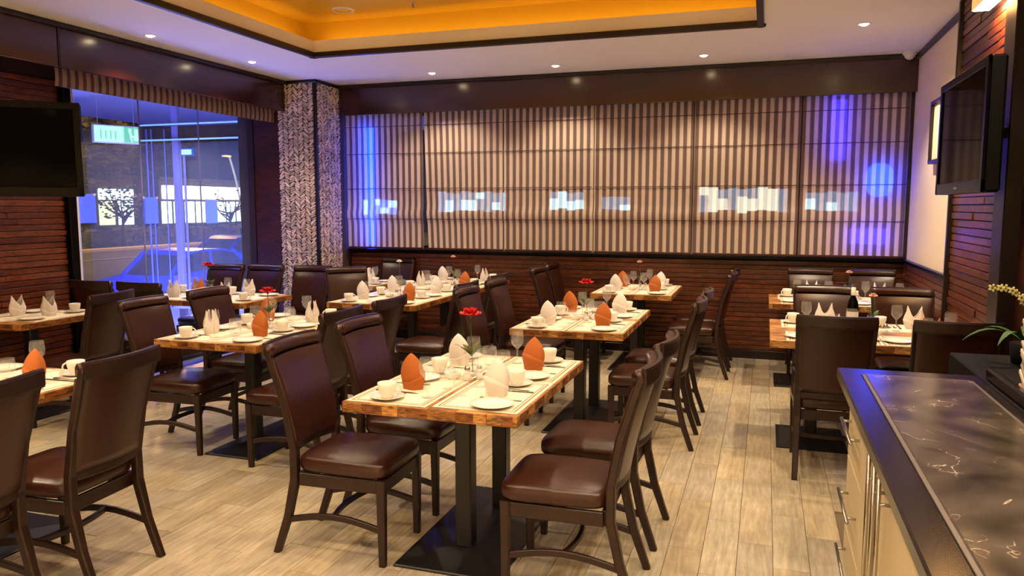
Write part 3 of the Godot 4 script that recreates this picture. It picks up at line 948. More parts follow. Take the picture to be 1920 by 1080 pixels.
	# lit shop fronts seen through the blinds
	var row := [[-8.9, -6.8, 1.45, 2.0, "shop_glow", "lit shop front behind the second blind from the left"], [-11.3, -10.2, 1.35, 1.8, "shop_glow", "lit shop front behind the leftmost blind"], [-5.6, -4.65, 1.5, 1.98, "shop_glow", "lit shop front behind the third blind from the left"],
		[-4.25, -3.4, 1.5, 1.85, "shop_glow", "lit shop front behind the fourth blind from the left"], [-1.65, 0.5, 1.45, 2.07, "shop_white", "bright wide shop front behind the fifth blind from the left"], [0.9, 2.1, 1.48, 1.95, "shop_glow", "lit shop front behind the rightmost blind"]]
	for q in row:
		t = thing("lit_shop", q[5], "shop", Vector3((q[0] + q[1]) / 2, -1.0, -20.2), 0.0, "shop fronts beyond the blinds")
		var w: float = q[1] - q[0]
		var g := G.new()
		g.box(Vector3(0, q[2] / 2 + 0.45, -0.1), Vector3(w + 0.4, q[2] + 0.9, 0.2))
		g.box(Vector3(0, q[3] + 1.6, -0.1), Vector3(w + 0.4, 1.2, 0.2))
		g.box(Vector3(-w / 2 - 0.1, q[2] + 1.3, -0.1), Vector3(0.2, 1.6, 0.2))
		g.box(Vector3(w / 2 + 0.1, q[2] + 1.3, -0.1), Vector3(0.2, 1.6, 0.2))
		part("wall", g.done(), M.blackmatt, t)
		var n := int(max(3, w / 0.23))
		for i in n:
			var pw := w / n
			var hh: float = q[3] - q[2]
			var y0: float = q[2] + 1.0 + hh * rng.randf_range(-0.05, 0.10)
			var y1: float = q[3] + 1.0 - hh * rng.randf_range(-0.05, 0.08)
			var ym: float = lerp(y0, y1, rng.randf_range(0.4, 0.7))
			var dimm: Material = M.shop_dim
			part("window_light", G.new().box(Vector3(-w / 2 + (i + 0.5) * pw, (y0 + ym) / 2, 0.0), Vector3(pw * 0.98, ym - y0, 0.03), 0.004).done(), M[q[4]] if rng.randf() < 0.45 else dimm, t)
			part("window_light", G.new().box(Vector3(-w / 2 + (i + 0.5) * pw, (ym + y1) / 2, 0.0), Vector3(pw * 0.98, y1 - ym, 0.03), 0.004).done(), M[q[4]] if rng.randf() < 0.4 else dimm, t)
		area("shop_light", Vector3(0, (q[2] + q[3]) / 2 + 1.0, 0.05), Vector3(0, 0, 1), Vector2(w, q[3] - q[2]), Color(0.8, 0.95, 1.0), 0.4, t)

func g_figure(t: Node3D):
	var g := G.new()
	g.box(Vector3(0.011, 0.0, -0.205), Vector3(0.006, 0.13, 0.045), 0.001)
	part("doorway", g.done(), M.sign_pale, t)
	g = G.new()
	g.box(Vector3(0.011, 0.055, -0.135), Vector3(0.006, 0.03, 0.03), 0.006)
	g.X = Transform3D(Basis(Vector3(1, 0, 0), 0.35), Vector3(0.011, 0.01, -0.140))
	g.box(Vector3.ZERO, Vector3(0.006, 0.08, 0.022), 0.001)
	g.box(Vector3(0, -0.06, 0.015), Vector3(0.006, 0.06, 0.014), 0.001)
	g.box(Vector3(0, -0.055, -0.02), Vector3(0.006, 0.05, 0.014), 0.001)
	part("running_figure", g.done(), M.sign_pale, t)
	g = G.new()
	for i in 4:
		g.box(Vector3(0.010, -0.01, 0.17 - i * 0.05), Vector3(0.004, 0.09 if i % 2 else 0.10, 0.012))
	part("lettering", g.done(), M.sign_green, t)

func leaf_mesh(s: float) -> ArrayMesh:
	var g := G.new()
	var a := Vector3(-s, 0, 0)
	var b := Vector3(0, 0.03 * s, -s * 0.45)
	var c := Vector3(s, 0, 0)
	var d := Vector3(0, 0.03 * s, s * 0.45)
	var e := Vector3(0, -0.10 * s, 0)
	g.tri(a, d, b); g.tri(d, c, b)
	g.tri(a, b, e); g.tri(b, c, e); g.tri(c, d, e); g.tri(d, a, e)
	return g.done()

func tree(at: Vector3, h: float, r: float, label: String, n: int):
	var t := thing("street_tree", label, "tree", at, 0.0, "trees across the street")
	var g := G.new().smooth(true)
	g.beam([Vector3(0, 0, 0), Vector3(0.05, h * 0.3, 0.1), Vector3(0.0, h * 0.55, 0.0)], [Vector2(0.22, 0.22) * h / 6.0, Vector2(0.12, 0.12) * h / 6.0], Vector3(1, 0, 0), true)
	part("trunk", g.done(), M.bark, t)
	g = G.new().smooth(true)
	for i in 9:
		var a := TAU * i / 9.0 + rng.randf() * 0.5
		var o := Vector3(0, h * rng.randf_range(0.38, 0.55), 0)
		var e := Vector3(cos(a) * r * 0.7, h * rng.randf_range(0.62, 0.95), sin(a) * r * 0.8)
		var md := (o + e) / 2 + Vector3(cos(a), -0.3, sin(a)) * r * 0.12
		g.beam([o, md, e], [Vector2(0.10, 0.10) * h / 6.0, Vector2(0.06, 0.06) * h / 6.0, Vector2(0.02, 0.02)], Vector3(0.3, 0, 1).normalized(), true)
	part("branches", g.done(), M.bark, t)
	var mm := MultiMesh.new()
	mm.transform_format = MultiMesh.TRANSFORM_3D
	mm.mesh = leaf_mesh(0.42 if h > 5 else 0.16)
	mm.instance_count = n
	for i in n:
		var d := Vector3(rng.randfn(), rng.randfn(), rng.randfn()).normalized() * pow(rng.randf(), 0.45)
		var q := Vector3(d.x * r, h * 0.72 + d.y * h * 0.32, d.z * r)
		mm.set_instance_transform(i, Transform3D(Basis.from_euler(Vector3(rng.randf() * TAU, rng.randf() * TAU, 0)), q))
	var mi := MultiMeshInstance3D.new()
	mi.name = "foliage"
	mi.multimesh = mm
	mi.material_override = M.leaf
	mi.set_meta("kind", "stuff")
	t.add_child(mi)

func shop(at: Vector3, w: float, label: String, canopy: bool):
	var t := thing("shop_building", label, "building", at)
	part("wall", G.new().box(Vector3(-1.5, 2.4, 0), Vector3(3.0, 4.8, w), 0.05).done(), M.bark, t)
	part("roof", G.new().box(Vector3(-1.4, 4.9, 0), Vector3(3.4, 0.2, w + 0.4), 0.03).done(), M.bark, t)
	if canopy:
		part("canopy_light", G.new().box(Vector3(0.5, 3.75, 0), Vector3(0.9, 1.1, w * 0.98), 0.06).done(), M.shop_white, t)
	else:
		part("sign_light", G.new().box(Vector3(0.1, 3.5, 0), Vector3(0.2, 0.8, w * 0.9), 0.04).done(), M.shop_glow, t)
	var n := int(w / 1.3)
	for i in n:
		var z := -w / 2 + (i + 0.5) * w / n
		part("window_light", G.new().box(Vector3(0.05, 2.1, z), Vector3(0.1, 1.8, w / n * 0.8), 0.02).done(), M.shop_glow if i % 3 != 1 else M.sign_pale, t)
	area("shop_light", Vector3(1.1, 3.0, 0), Vector3(1, -0.2, 0), Vector2(w, 2.0), Color(0.7, 1.0, 0.95), 9.0, t)

func car(at: Vector3, label: String, s: float):
	var t := thing("car", label, "car", at, 0.0, "cars parked in the street")
	# side outline along z (front toward +z), body width along x
	var B := Basis(Vector3(0, 0, 1), Vector3(0, 1, 0), Vector3(-1, 0, 0))
	var g := G.new()
	g.X = Transform3D(B, Vector3.ZERO)
	g.prism([Vector2(-2.2, 0.35), Vector2(2.2, 0.3), Vector2(2.25, 0.6), Vector2(2.05, 0.78), Vector2(1.0, 0.92), Vector2(-1.6, 0.98), Vector2(-2.15, 0.92), Vector2(-2.25, 0.6)], -0.88, 0.88)
	part("body", g.done(), M.carpaint, t)
	g = G.new()
	g.X = Transform3D(B, Vector3.ZERO)
	g.prism([Vector2(0.55, 1.38), Vector2(-0.9, 1.42), Vector2(-1.35, 1.34), Vector2(-0.9, 1.47), Vector2(-0.2, 1.5), Vector2(0.3, 1.47)], -0.68, 0.68)
	part("roof", g.done(), M.carpaint, t)
	g = G.new()
	g.X = Transform3D(B, Vector3.ZERO)
	g.prism([Vector2(1.15, 0.9), Vector2(0.5, 1.36), Vector2(0.2, 1.44), Vector2(-0.8, 1.44), Vector2(-1.3, 1.34), Vector2(-1.9, 0.96)], -0.72, 0.72)
	part("glass", g.done(), M.carglass, t)
	g = G.new()
	for xx in [-0.72, 0.72]:
		g.beam([Vector3(xx, 0.9, 1.17), Vector3(xx * 0.96, 1.42, 0.48)], [Vector2(0.04, 0.04)], Vector3(1, 0, 0))
		g.beam([Vector3(xx, 0.95, -0.35), Vector3(xx * 0.96, 1.44, -0.3)], [Vector2(0.04, 0.04)], Vector3(1, 0, 0))
		g.beam([Vector3(xx, 0.95, -1.9), Vector3(xx * 0.96, 1.42, -1.2)], [Vector2(0.05, 0.05)], Vector3(1, 0, 0))
	part("pillars", g.done(), M.carpaint, t)
	for xx in [-0.8, 0.8]:
		for zz in [-1.35, 1.4]:
			g = G.new().smooth(true)
			g.X = Transform3D(Basis(Vector3(0, 0, 1), PI / 2), Vector3(xx, 0.31, zz))
			g.lathe([Vector2(0.0, -0.1), Vector2(0.28, -0.1), Vector2(0.31, -0.07), Vector2(0.31, 0.07), Vector2(0.28, 0.1), Vector2(0.18, 0.1), Vector2(0.0, 0.08)], 20)
			part("wheel", g.done(), M.blackmatt, t)
	part("headlamp", G.new().smooth(true).pillow(Vector3(0.62, 0.72, 2.12), Vector3(0.4, 0.14, 0.16)).done(), M.white, t)
	part("headlamp", G.new().smooth(true).pillow(Vector3(-0.62, 0.72, 2.12), Vector3(0.4, 0.14, 0.16)).done(), M.white, t)

# ------------------------------------------------------------------ tables and what is laid on them
func table(called: String, label: String, x0: float, x1: float, z0: float, z1: float, posts_z: Array, group: String, ext := 0.22) -> Node3D:
	var cx := (x0 + x1) / 2
	var cz := (z0 + z1) / 2
	var w := x1 - x0
	var d: float = abs(z1 - z0)
	var t := thing(called, label, "table", Vector3(cx, 0, cz), 0.0, group)
	# top: edge-glued boards running along the long side
	var n := 6
	var longz := d >= w
	var span := (w if longz else d) / n
	for i in n:
		var off := -(w if longz else d) / 2 + (i + 0.5) * span
		var g := G.new()
		if longz:
			g.box(Vector3(off, TOP - 0.024, 0), Vector3(span - 0.0008, 0.048, d), 0.002)
		else:
			g.box(Vector3(0, TOP - 0.024, off), Vector3(w, 0.048, span - 0.0008), 0.002)
		part("top_board", g.done(), M["oak%d" % ((i * 7 + int(abs(cx * 10))) % 3)], t)
	# finger blocks let into the edges
	var k := 0
	for sgn in [-1.0, 1.0]:
		var a := -d / 2 + 0.03
		while a < d / 2 - 0.06:
			var l := rng.randf_range(0.05, 0.16)
			l = min(l, d / 2 - 0.02 - a)
			if k % 2 == 0: part("edge_block", G.new().box(Vector3(sgn * w / 2, TOP - 0.024, a + l / 2), Vector3(0.0024, 0.040, l), 0.0008).done(), M.oak3, t)
			a += l
			k += 1
		a = -w / 2 + 0.03
		while a < w / 2 - 0.06:
			var l := rng.randf_range(0.05, 0.16)
			l = min(l, w / 2 - 0.02 - a)
			if k % 2 == 0: part("edge_block", G.new().box(Vector3(a + l / 2, TOP - 0.024, sgn * d / 2), Vector3(l, 0.040, 0.0024), 0.0008).done(), M.oak3, t)
			a += l
			k += 1
	for pz in posts_z:
		part("post", G.new().box(Vector3(pz.x, 0.37, pz.y), Vector3(0.078, 0.68, 0.078), 0.006).done(), M.iron, t)
		part("bracket", G.new().box(Vector3(pz.x, TOP - 0.054, pz.y), Vector3(0.36, 0.012, 0.10), 0.003).done(), M.iron, t)
	var za: float = posts_z[0].y
	var zb: float = posts_z[posts_z.size() - 1].y
	var g2 := G.new()
	var hz: float = (abs(za - zb)) / 2 + 0.26
	var mz := (za + zb) / 2
	g2.box(Vector3(posts_z[0].x, 0.007, mz), Vector3(ext * 2, 0.014, hz * 2), 0.004)
	var c0 := Vector3(posts_z[0].x, 0, mz)
	for q in [[Vector3(-ext + 0.02, 0.014, -hz + 0.02), Vector3(ext - 0.02, 0.014, -hz + 0.02), Vector3(0.06, 0.034, -hz + 0.24), Vector3(-0.06, 0.034, -hz + 0.24)],
		[Vector3(-ext + 0.02, 0.014, hz - 0.02), Vector3(ext - 0.02, 0.014, hz - 0.02), Vector3(0.06, 0.034, hz - 0.24), Vector3(-0.06, 0.034, hz - 0.24)],
		[Vector3(-ext + 0.02, 0.014, -hz + 0.02), Vector3(-ext + 0.02, 0.014, hz - 0.02), Vector3(-0.06, 0.034, hz - 0.24), Vector3(-0.06, 0.034, -hz + 0.24)],
		[Vector3(ext - 0.02, 0.014, -hz + 0.02), Vector3(ext - 0.02, 0.014, hz - 0.02), Vector3(0.06, 0.034, hz - 0.24), Vector3(0.06, 0.034, -hz + 0.24)],
		[Vector3(-0.06, 0.034, -hz + 0.24), Vector3(0.06, 0.034, -hz + 0.24), Vector3(0.06, 0.034, hz - 0.24), Vector3(-0.06, 0.034, hz - 0.24)]]:
		g2.quad_o(c0 + q[0], c0 + q[1], c0 + q[2], c0 + q[3], c0 + Vector3(0, -0.5, 0))
	part("base_plate", g2.done(), M.iron, t)
	return t

func napkin(t: Node3D, m: Material, petals: int):
	if petals == 1:
		# leaf shaped cone, closed at the tip, with a folded cuff
		var leaf := func(u: float, v: float, grow: float) -> Vector3:
			var a := TAU * u
			var wd: float = lerp(0.047, 0.061, smoothstep(0.0, 0.42, v)) if v < 0.42 else 0.061 * pow(max(0.0, 1.0 - pow((v - 0.42) / 0.58, 1.9)), 0.85)
			var crease: float = 1.0 + 0.06 * cos(a * 5.0 + 0.8) * (1.0 - v)
			return Vector3(cos(a) * (wd * crease + grow), v * 0.170, sin(a) * (wd * 0.72 * crease + grow) + 0.012 * v * v)
		var gl := G.new().smooth(true)
		gl.surf(32, 14, func(u, v): return leaf.call(1.0 - u, v, 0.0))
		part("cloth", gl.done(), m, t)
		gl = G.new().smooth(true)
		gl.surf(32, 4, func(u, v): return leaf.call(1.0 - u, v * (0.36 + 0.16 * sin(TAU * u + 0.6)), 0.003))
		gl.surf(32, 1, func(u, v): return leaf.call(1.0 - u, 0.36 + 0.16 * sin(TAU * u + 0.6), 0.003 - 0.003 * v))
		part("turned_up_band", gl.done(), m, t)
		return
	var f := func(u: float, v: float, grow: float, low: float) -> Vector3:
		var a := TAU * u
		var pk: float = pow(abs(cos(a * petals / 2.0)), 1.4)
		var hgt: float = (0.078 + 0.082 * pk) * low
		var y := v * hgt
		var bulge: float = 1.0 + 0.22 * sin(PI * clamp(y / 0.12, 0.0, 1.0)) - 0.55 * max(0.0, (y - 0.07) / 0.09) * pk
		var fold := 1.0 + 0.05 * cos(a * 6.0 + 1.0)
		return Vector3(cos(a) * (0.046 * bulge * fold + grow + 0.024 * pk * y / 0.16), y, sin(a) * (0.034 * bulge * fold + grow))
	var g := G.new().smooth(true)
	g.surf(36, 8, func(u, v): return f.call(1.0 - u, v, 0.0, 1.0))
	g.surf(36, 8, func(u, v): return f.call(u, v, -0.003, 1.0))
	g.surf(36, 1, func(u, v): return f.call(1.0 - u, 1.0, -0.003 * v, 1.0))
	part("cloth", g.done(), m, t)
	g = G.new().smooth(true)
	g.surf(36, 4, func(u, v): return f.call(1.0 - u, v, 0.003, 0.42 + 0.12 * sin(TAU * u)))
	g.surf(36, 1, func(u, v): return f.call(1.0 - u, 1.0, 0.003 - 0.003 * v, 0.42 + 0.12 * sin(TAU * u)))
	part("turned_up_band", g.done(), m, t)

func cup(t: Node3D):
	part("bowl", G.new().smooth(true).lathe([Vector2(0.0, 0.001), Vector2(0.024, 0.0), Vector2(0.026, 0.006), Vector2(0.034, 0.02), Vector2(0.040, 0.045), Vector2(0.042, 0.068), Vector2(0.0405, 0.0685), Vector2(0.038, 0.045), Vector2(0.031, 0.02), Vector2(0.0, 0.010)], 28).done(), M.china, t)
	var pts := []
	for i in 11:
		var a := -1.35 + 2.7 * i / 10.0
		pts.append(Vector3(0.036 + 0.024 * cos(a), 0.036 + 0.023 * sin(a), 0))
	part("handle", G.new().smooth(true).beam(pts, [Vector2(0.004, 0.003)], Vector3(0, 0, 1), true).done(), M.china, t)

func saucer(t: Node3D):
	part("dish", G.new().smooth(true).lathe([Vector2(0.0, 0.002), Vector2(0.034, 0.0), Vector2(0.050, 0.006), Vector2(0.076, 0.016), Vector2(0.077, 0.018), Vector2(0.050, 0.010), Vector2(0.034, 0.006), Vector2(0.0, 0.006)], 32).done(), M.china, t)

func plate(t: Node3D):
	part("dish", G.new().smooth(true).lathe([Vector2(0.0, 0.002), Vector2(0.058, 0.0), Vector2(0.066, 0.006), Vector2(0.094, 0.015), Vector2(0.095, 0.0175), Vector2(0.068, 0.0105), Vector2(0.058, 0.006), Vector2(0.0, 0.006)], 36).done(), M.china, t)

func wine_glass(t: Node3D):
	part("glass", G.new().smooth(true).lathe([Vector2(0.0, 0.003), Vector2(0.032, 0.001), Vector2(0.033, 0.002), Vector2(0.010, 0.008), Vector2(0.0042, 0.02), Vector2(0.004, 0.075), Vector2(0.012, 0.085), Vector2(0.031, 0.108), Vector2(0.036, 0.135), Vector2(0.031, 0.178)], 28).done(), M.glass, t)

func tumbler(t: Node3D):
	part("glass", G.new().smooth(true).lathe([Vector2(0.0, 0.004), Vector2(0.028, 0.001), Vector2(0.031, 0.004), Vector2(0.038, 0.045), Vector2(0.039, 0.075), Vector2(0.036, 0.098)], 28).done(), M.glass, t)

func shaker(t: Node3D):
	part("jar", G.new().smooth(true).lathe([Vector2(0.0, 0.001), Vector2(0.018, 0.0), Vector2(0.020, 0.004), Vector2(0.017, 0.04), Vector2(0.013, 0.055)], 18).done(), M.glass, t)
	part("contents", G.new().smooth(true).lathe([Vector2(0.0, 0.003), Vector2(0.016, 0.004), Vector2(0.0155, 0.03), Vector2(0.0, 0.031)], 14).done(), M.white, t)
	part("cap", G.new().smooth(true).lathe([Vector2(0.0138, 0.053), Vector2(0.0145, 0.06), Vector2(0.010, 0.071), Vector2(0.0, 0.073)], 18).done(), M.steel, t)

func sugar_bowl(t: Node3D):
	part("bowl", G.new().smooth(true).lathe([Vector2(0.0, 0.001), Vector2(0.026, 0.0), Vector2(0.036, 0.014), Vector2(0.044, 0.034), Vector2(0.0425, 0.035), Vector2(0.033, 0.015), Vector2(0.0, 0.006)], 26).done(), M.china, t)
	var g := G.new()
	for i in 7:
		g.X = Transform3D(Basis(Vector3(0.3, 1, 0.1).normalized(), i * 0.7), Vector3(0.006 * cos(i * 2.1), 0.028, 0.022 * sin(i * 1.7)))
		g.box(Vector3.ZERO, Vector3(0.006, 0.034, 0.024), 0.001)
	part("sachets", g.done(), M.white, t)

func fork(t: Node3D):
	var g := G.new().smooth(true)
	g.beam([Vector3(0, 0.0035, 0.095), Vector3(0, 0.004, 0.05), Vector3(0, 0.004, 0.0), Vector3(0, 0.007, -0.035), Vector3(0, 0.004, -0.052)], [Vector2(0.0055, 0.0012), Vector2(0.004, 0.0015), Vector2(0.0024, 0.0015), Vector2(0.004, 0.0012), Vector2(0.010, 0.001)])
	part("handle", g.done(), M.cutlery, t)
	g = G.new()
	for i in 4:
		var xx := -0.009 + i * 0.006
		g.beam([Vector3(xx, 0.004, -0.050), Vector3(xx, 0.0035, -0.075), Vector3(xx, 0.007, -0.095)], [Vector2(0.0016, 0.0009)])
	part("tines", g.done(), M.cutlery, t)

func knife(t: Node3D):
	part("handle", G.new().smooth(true).beam([Vector3(0, 0.004, 0.10), Vector3(0, 0.004, 0.06), Vector3(0, 0.004, 0.0)], [Vector2(0.006, 0.0028), Vector2(0.0065, 0.003), Vector2(0.0045, 0.0024)]).done(), M.cutlery, t)
	part("blade", G.new().beam([Vector3(0, 0.003, 0.0), Vector3(0.001, 0.003, -0.07), Vector3(0.004, 0.003, -0.11)], [Vector2(0.008, 0.0008), Vector2(0.009, 0.0007), Vector2(0.002, 0.0005)]).done(), M.cutlery, t)

func spoon(t: Node3D):
	part("handle", G.new().smooth(true).beam([Vector3(0, 0.0025, 0.07), Vector3(0, 0.004, 0.03), Vector3(0, 0.005, -0.02)], [Vector2(0.005, 0.001), Vector2(0.0024, 0.0012), Vector2(0.002, 0.0012)]).done(), M.cutlery, t)
	part("bowl", G.new().smooth(true).pillow(Vector3(0, 0.004, -0.04), Vector3(0.026, 0.005, 0.045), 0.9, 1.0, 16, 8).done(), M.cutlery, t)

func mat_sheet(t: Node3D):
	var g := G.new()
	var w := 0.280
	var d := 0.188
	g.quv(Vector3(-w, 0.0012, d), Vector3(w, 0.0012, d), Vector3(w, 0.0012, -d), Vector3(-w, 0.0012, -d), Vector2(0, 1), Vector2(1, 1), Vector2(1, 0), Vector2(0, 0))
	g.quv(Vector3(-w, 0, -d), Vector3(w, 0, -d), Vector3(w, 0, d), Vector3(-w, 0, d), Vector2(0, 0), Vector2(0.01, 0), Vector2(0.01, 0.01), Vector2(0, 0.01))
	for s in [[Vector3(-w, 0, d), Vector3(w, 0, d)], [Vector3(w, 0, d), Vector3(w, 0, -d)], [Vector3(w, 0, -d), Vector3(-w, 0, -d)], [Vector3(-w, 0, -d), Vector3(-w, 0, d)]]:
		var e := Vector3(0, 0.0012, 0)
		g.quad(s[0], s[1], s[1] + e, s[0] + e)
	part("sheet", g.done(), M.placemat, t)

func vase(t: Node3D):
	part("glass", G.new().smooth(true).lathe([Vector2(0.0, 0.004), Vector2(0.030, 0.0), Vector2(0.034, 0.006), Vector2(0.036, 0.06), Vector2(0.034, 0.10), Vector2(0.036, 0.115)], 26).done(), M.glass, t)
	part("water", G.new().smooth(true).lathe([Vector2(0.0, 0.007), Vector2(0.030, 0.007), Vector2(0.033, 0.05), Vector2(0.0, 0.05)], 22).done(), M.glass, t)

func bud_vase(t: Node3D):
	part("glass", G.new().smooth(true).lathe([Vector2(0.0, 0.004), Vector2(0.026, 0.0), Vector2(0.029, 0.006), Vector2(0.026, 0.03), Vector2(0.012, 0.06), Vector2(0.010, 0.10), Vector2(0.014, 0.125)], 22).done(), M.glass, t)

func flower(t: Node3D, m: Material, hgt: float, size: float, leafy: int):
	part("stem", G.new().smooth(true).beam([Vector3(0.006, 0.01, 0), Vector3(0.0, hgt * 0.5, 0.004), Vector3(-0.004, hgt, 0)], [Vector2(0.0022, 0.0022)], Vector3(1, 0, 0), true).done(), M.green, t)
	var r2 := RandomNumberGenerator.new()
	r2.seed = int(hgt * 1000) + 5
	for ring in 3:
		var n: int = [9, 7, 5][ring]
		for i in n:
			var a := TAU * i / n + ring * 0.4
			var L: float = size * [1.0, 0.8, 0.5][ring]
			var lift: float = [0.25, 0.75, 1.25][ring]
			var g := G.new().smooth(true)
			var W := size * 0.42
			var ja := r2.randf_range(-0.15, 0.15)
			var fn := func(u: float, v: float) -> Vector3:
				var sx: float = (u - 0.5) * 2.0
				var wd: float = W * sin(PI * clamp(v * 0.80 + 0.06, 0.0, 1.0))
				var out_: float = v * L * cos(lift * v)
				var up: float = v * L * sin(lift * (0.4 + 0.6 * v)) + 0.004 * cos(sx * 9.0) * v
				return Vector3(out_, up, sx * wd)
			g.surf(6, 4, fn)
			g.surf(6, 4, func(u, v): return fn.call(u, v) + Vector3(0, -0.0008, 0), true)
			g.X = Transform3D.IDENTITY
			var o := part("petal", g.done(), m, t, Vector3(-0.004, hgt - 0.004 + ring * 0.003, 0))
			o.rotation.y = a + ja
	part("calyx", G.new().smooth(true).lathe([Vector2(0.003, hgt - 0.02), Vector2(0.009, hgt - 0.008), Vector2(0.011, hgt + 0.004)], 12, Vector3(-0.004, 0, 0)).done(), M.green, t)
	for i in leafy:
		var g := G.new().smooth(true)
		var a: float = TAU * i / max(1, leafy) + 0.5
		var L := r2.randf_range(0.07, 0.13)
		var fn := func(u: float, v: float) -> Vector3:
			var sx: float = (u - 0.5) * 2.0
			return Vector3(v * L * 0.75, 0.09 + v * L * (1.0 - 0.45 * v), sx * 0.013 * sin(PI * clamp(v * 0.92 + 0.06, 0.0, 1.0)))
		g.surf(3, 6, fn)
		g.surf(3, 6, func(u, v): return fn.call(u, v) + Vector3(0, -0.0008, 0), true)
		var o := part("leaf", g.done(), M.olive if i % 2 else M.green, t)
		o.rotation.y = a

func place_setting(tn: String, sn: String, edge: Vector3, f: Vector3, nap: String, petals: int, full: bool, glassy := true, extra := 0.0, plates := true):
	# edge: point of the table edge before the seat; f: the way the guest faces
	var r := f.cross(Vector3.UP)
	var turn := atan2(-f.x, -f.z)     # turns local -z to f
	var y := TOP + 0.0005
	var at := func(d: float, s: float) -> Vector3: return Vector3(edge.x, y, edge.z) + f * d + r * s
	var where := "at %s of the %s" % [sn, tn]
	place("placemat", mat_sheet, "placemat", "cream placemat with brown border %s" % where, "placemat", at.call(0.200, 0.01), turn, "placemats on the " + tn)
	y = TOP + 0.0022
	var nm := "napkin_" + nap
	var col := "orange" if nap == "orange" else "white"
	place("%s%d" % [nm, petals], func(t): napkin(t, M[nm], petals), "folded_napkin", "%s napkin folded to a standing %s %s" % [col, {1: "cone", 2: "mitre", 4: "crown"}[petals], where], "napkin", at.call(0.195 + extra, 0.0), turn + (PI / 2 - 0.25 if petals == 1 else 0.0), "napkins on the " + tn)
	if plates: place("plate", plate, "side_plate", "round white side plate %s" % where, "plate", at.call(0.15, -0.185), turn, "side plates on the " + tn)
	place("saucer", saucer, "saucer", "white saucer under the cup %s" % where, "saucer", at.call(0.17, 0.21), turn, "saucers on the " + tn)
	place("cup", cup, "cup", "white cup on its saucer %s" % where, "cup", at.call(0.17, 0.21) + Vector3(0, 0.0055, 0), turn + (0.6 if petals == 2 else 2.2), "cups on the " + tn)
	if glassy:
		place("wine_glass", wine_glass, "wine_glass", "clear stemmed wine glass %s" % where, "glass", at.call(0.325, 0.13), turn, "wine glasses on the " + tn)
	if full:
		place("tumbler", tumbler, "tumbler", "clear tumbler %s" % where, "glass", at.call(0.345, -0.05), turn, "tumblers on the " + tn)
		place("fork", fork, "fork", "silver fork %s" % where, "fork", at.call(0.15, -0.075), turn, "forks on the " + tn)
		place("knife", knife, "knife", "silver knife %s" % where, "knife", at.call(0.15, 0.085), turn, "knives on the " + tn)
		place("spoon", spoon, "spoon", "small silver spoon %s" % where, "spoon", at.call(0.15, 0.115), turn, "spoons on the " + tn)

func centre(tn: String, at: Vector3, fl: String, hgt: float, tall: bool):
	var y := TOP + 0.0008
	var c := Vector3(at.x, y, at.z)
	if tall:
		place("bud_vase", bud_vase, "bud_vase", "slim clear bud vase in the middle of the %s" % tn, "vase", c)
	else:
		place("vase", vase, "glass_vase", "clear glass vase in the middle of the %s" % tn, "vase", c)
	var cname: String = {"red": "red", "pink": "pale pink", "white": "white"}[fl]
	var m: Material = {"red": M.red, "pink": M.pink, "white": M.china}[fl]
	place("flower_%s%d" % [fl, int(hgt * 100)], func(t): flower(t, m, hgt, 0.056 if fl == "red" else 0.028, 11 if fl == "red" else 4), "cut_flower", "%s cut flower standing in the vase on the %s" % [cname, tn], "flower", c + Vector3(0, 0.007, 0), 0.4)
	place("shaker", shaker, "salt_shaker", "glass salt shaker with steel cap beside the vase on the %s" % tn, "shaker", c + Vector3(0.07, 0, 0.075), 0.0, "shakers on the " + tn)
	place("shaker", shaker, "salt_shaker", "second glass shaker, farther from the vase on the %s" % tn, "shaker", c + Vector3(0.025, 0, 0.12), 0.0, "shakers on the " + tn)
	place("sugar", sugar_bowl, "sugar_bowl", "white sugar bowl with sachets beside the vase on the %s" % tn, "bowl", c + Vector3(-0.06, 0, 0.10))

const PX := Vector3(1, 0, 0)
const NX := Vector3(-1, 0, 0)
const PZ := Vector3(0, 0, 1)
const NZ := Vector3(0, 0, -1)

func four(tn: String, x0: float, x1: float, zn: float, zf: float, naps: Array, full: bool, pet := [1, 1, 1, 1]):
	# near left, near right, far left, far right seats of a table with chairs on its left and right
	var inset := 0.305
	var za := zn - inset
	var zb := zf + inset
	place_setting(tn, "near left", Vector3(x0, 0, za), PX, naps[0], pet[0], full, true, 0.0, zn - zf > 1.1)
	place_setting(tn, "near right", Vector3(x1, 0, za), NX, naps[1], pet[1], full)
	place_setting(tn, "far left", Vector3(x0, 0, zb), PX, naps[2], pet[2], full)
	place_setting(tn, "far right", Vector3(x1, 0, zb), NX, naps[3], pet[3], full, true, 0.0, zn - zf > 1.1)

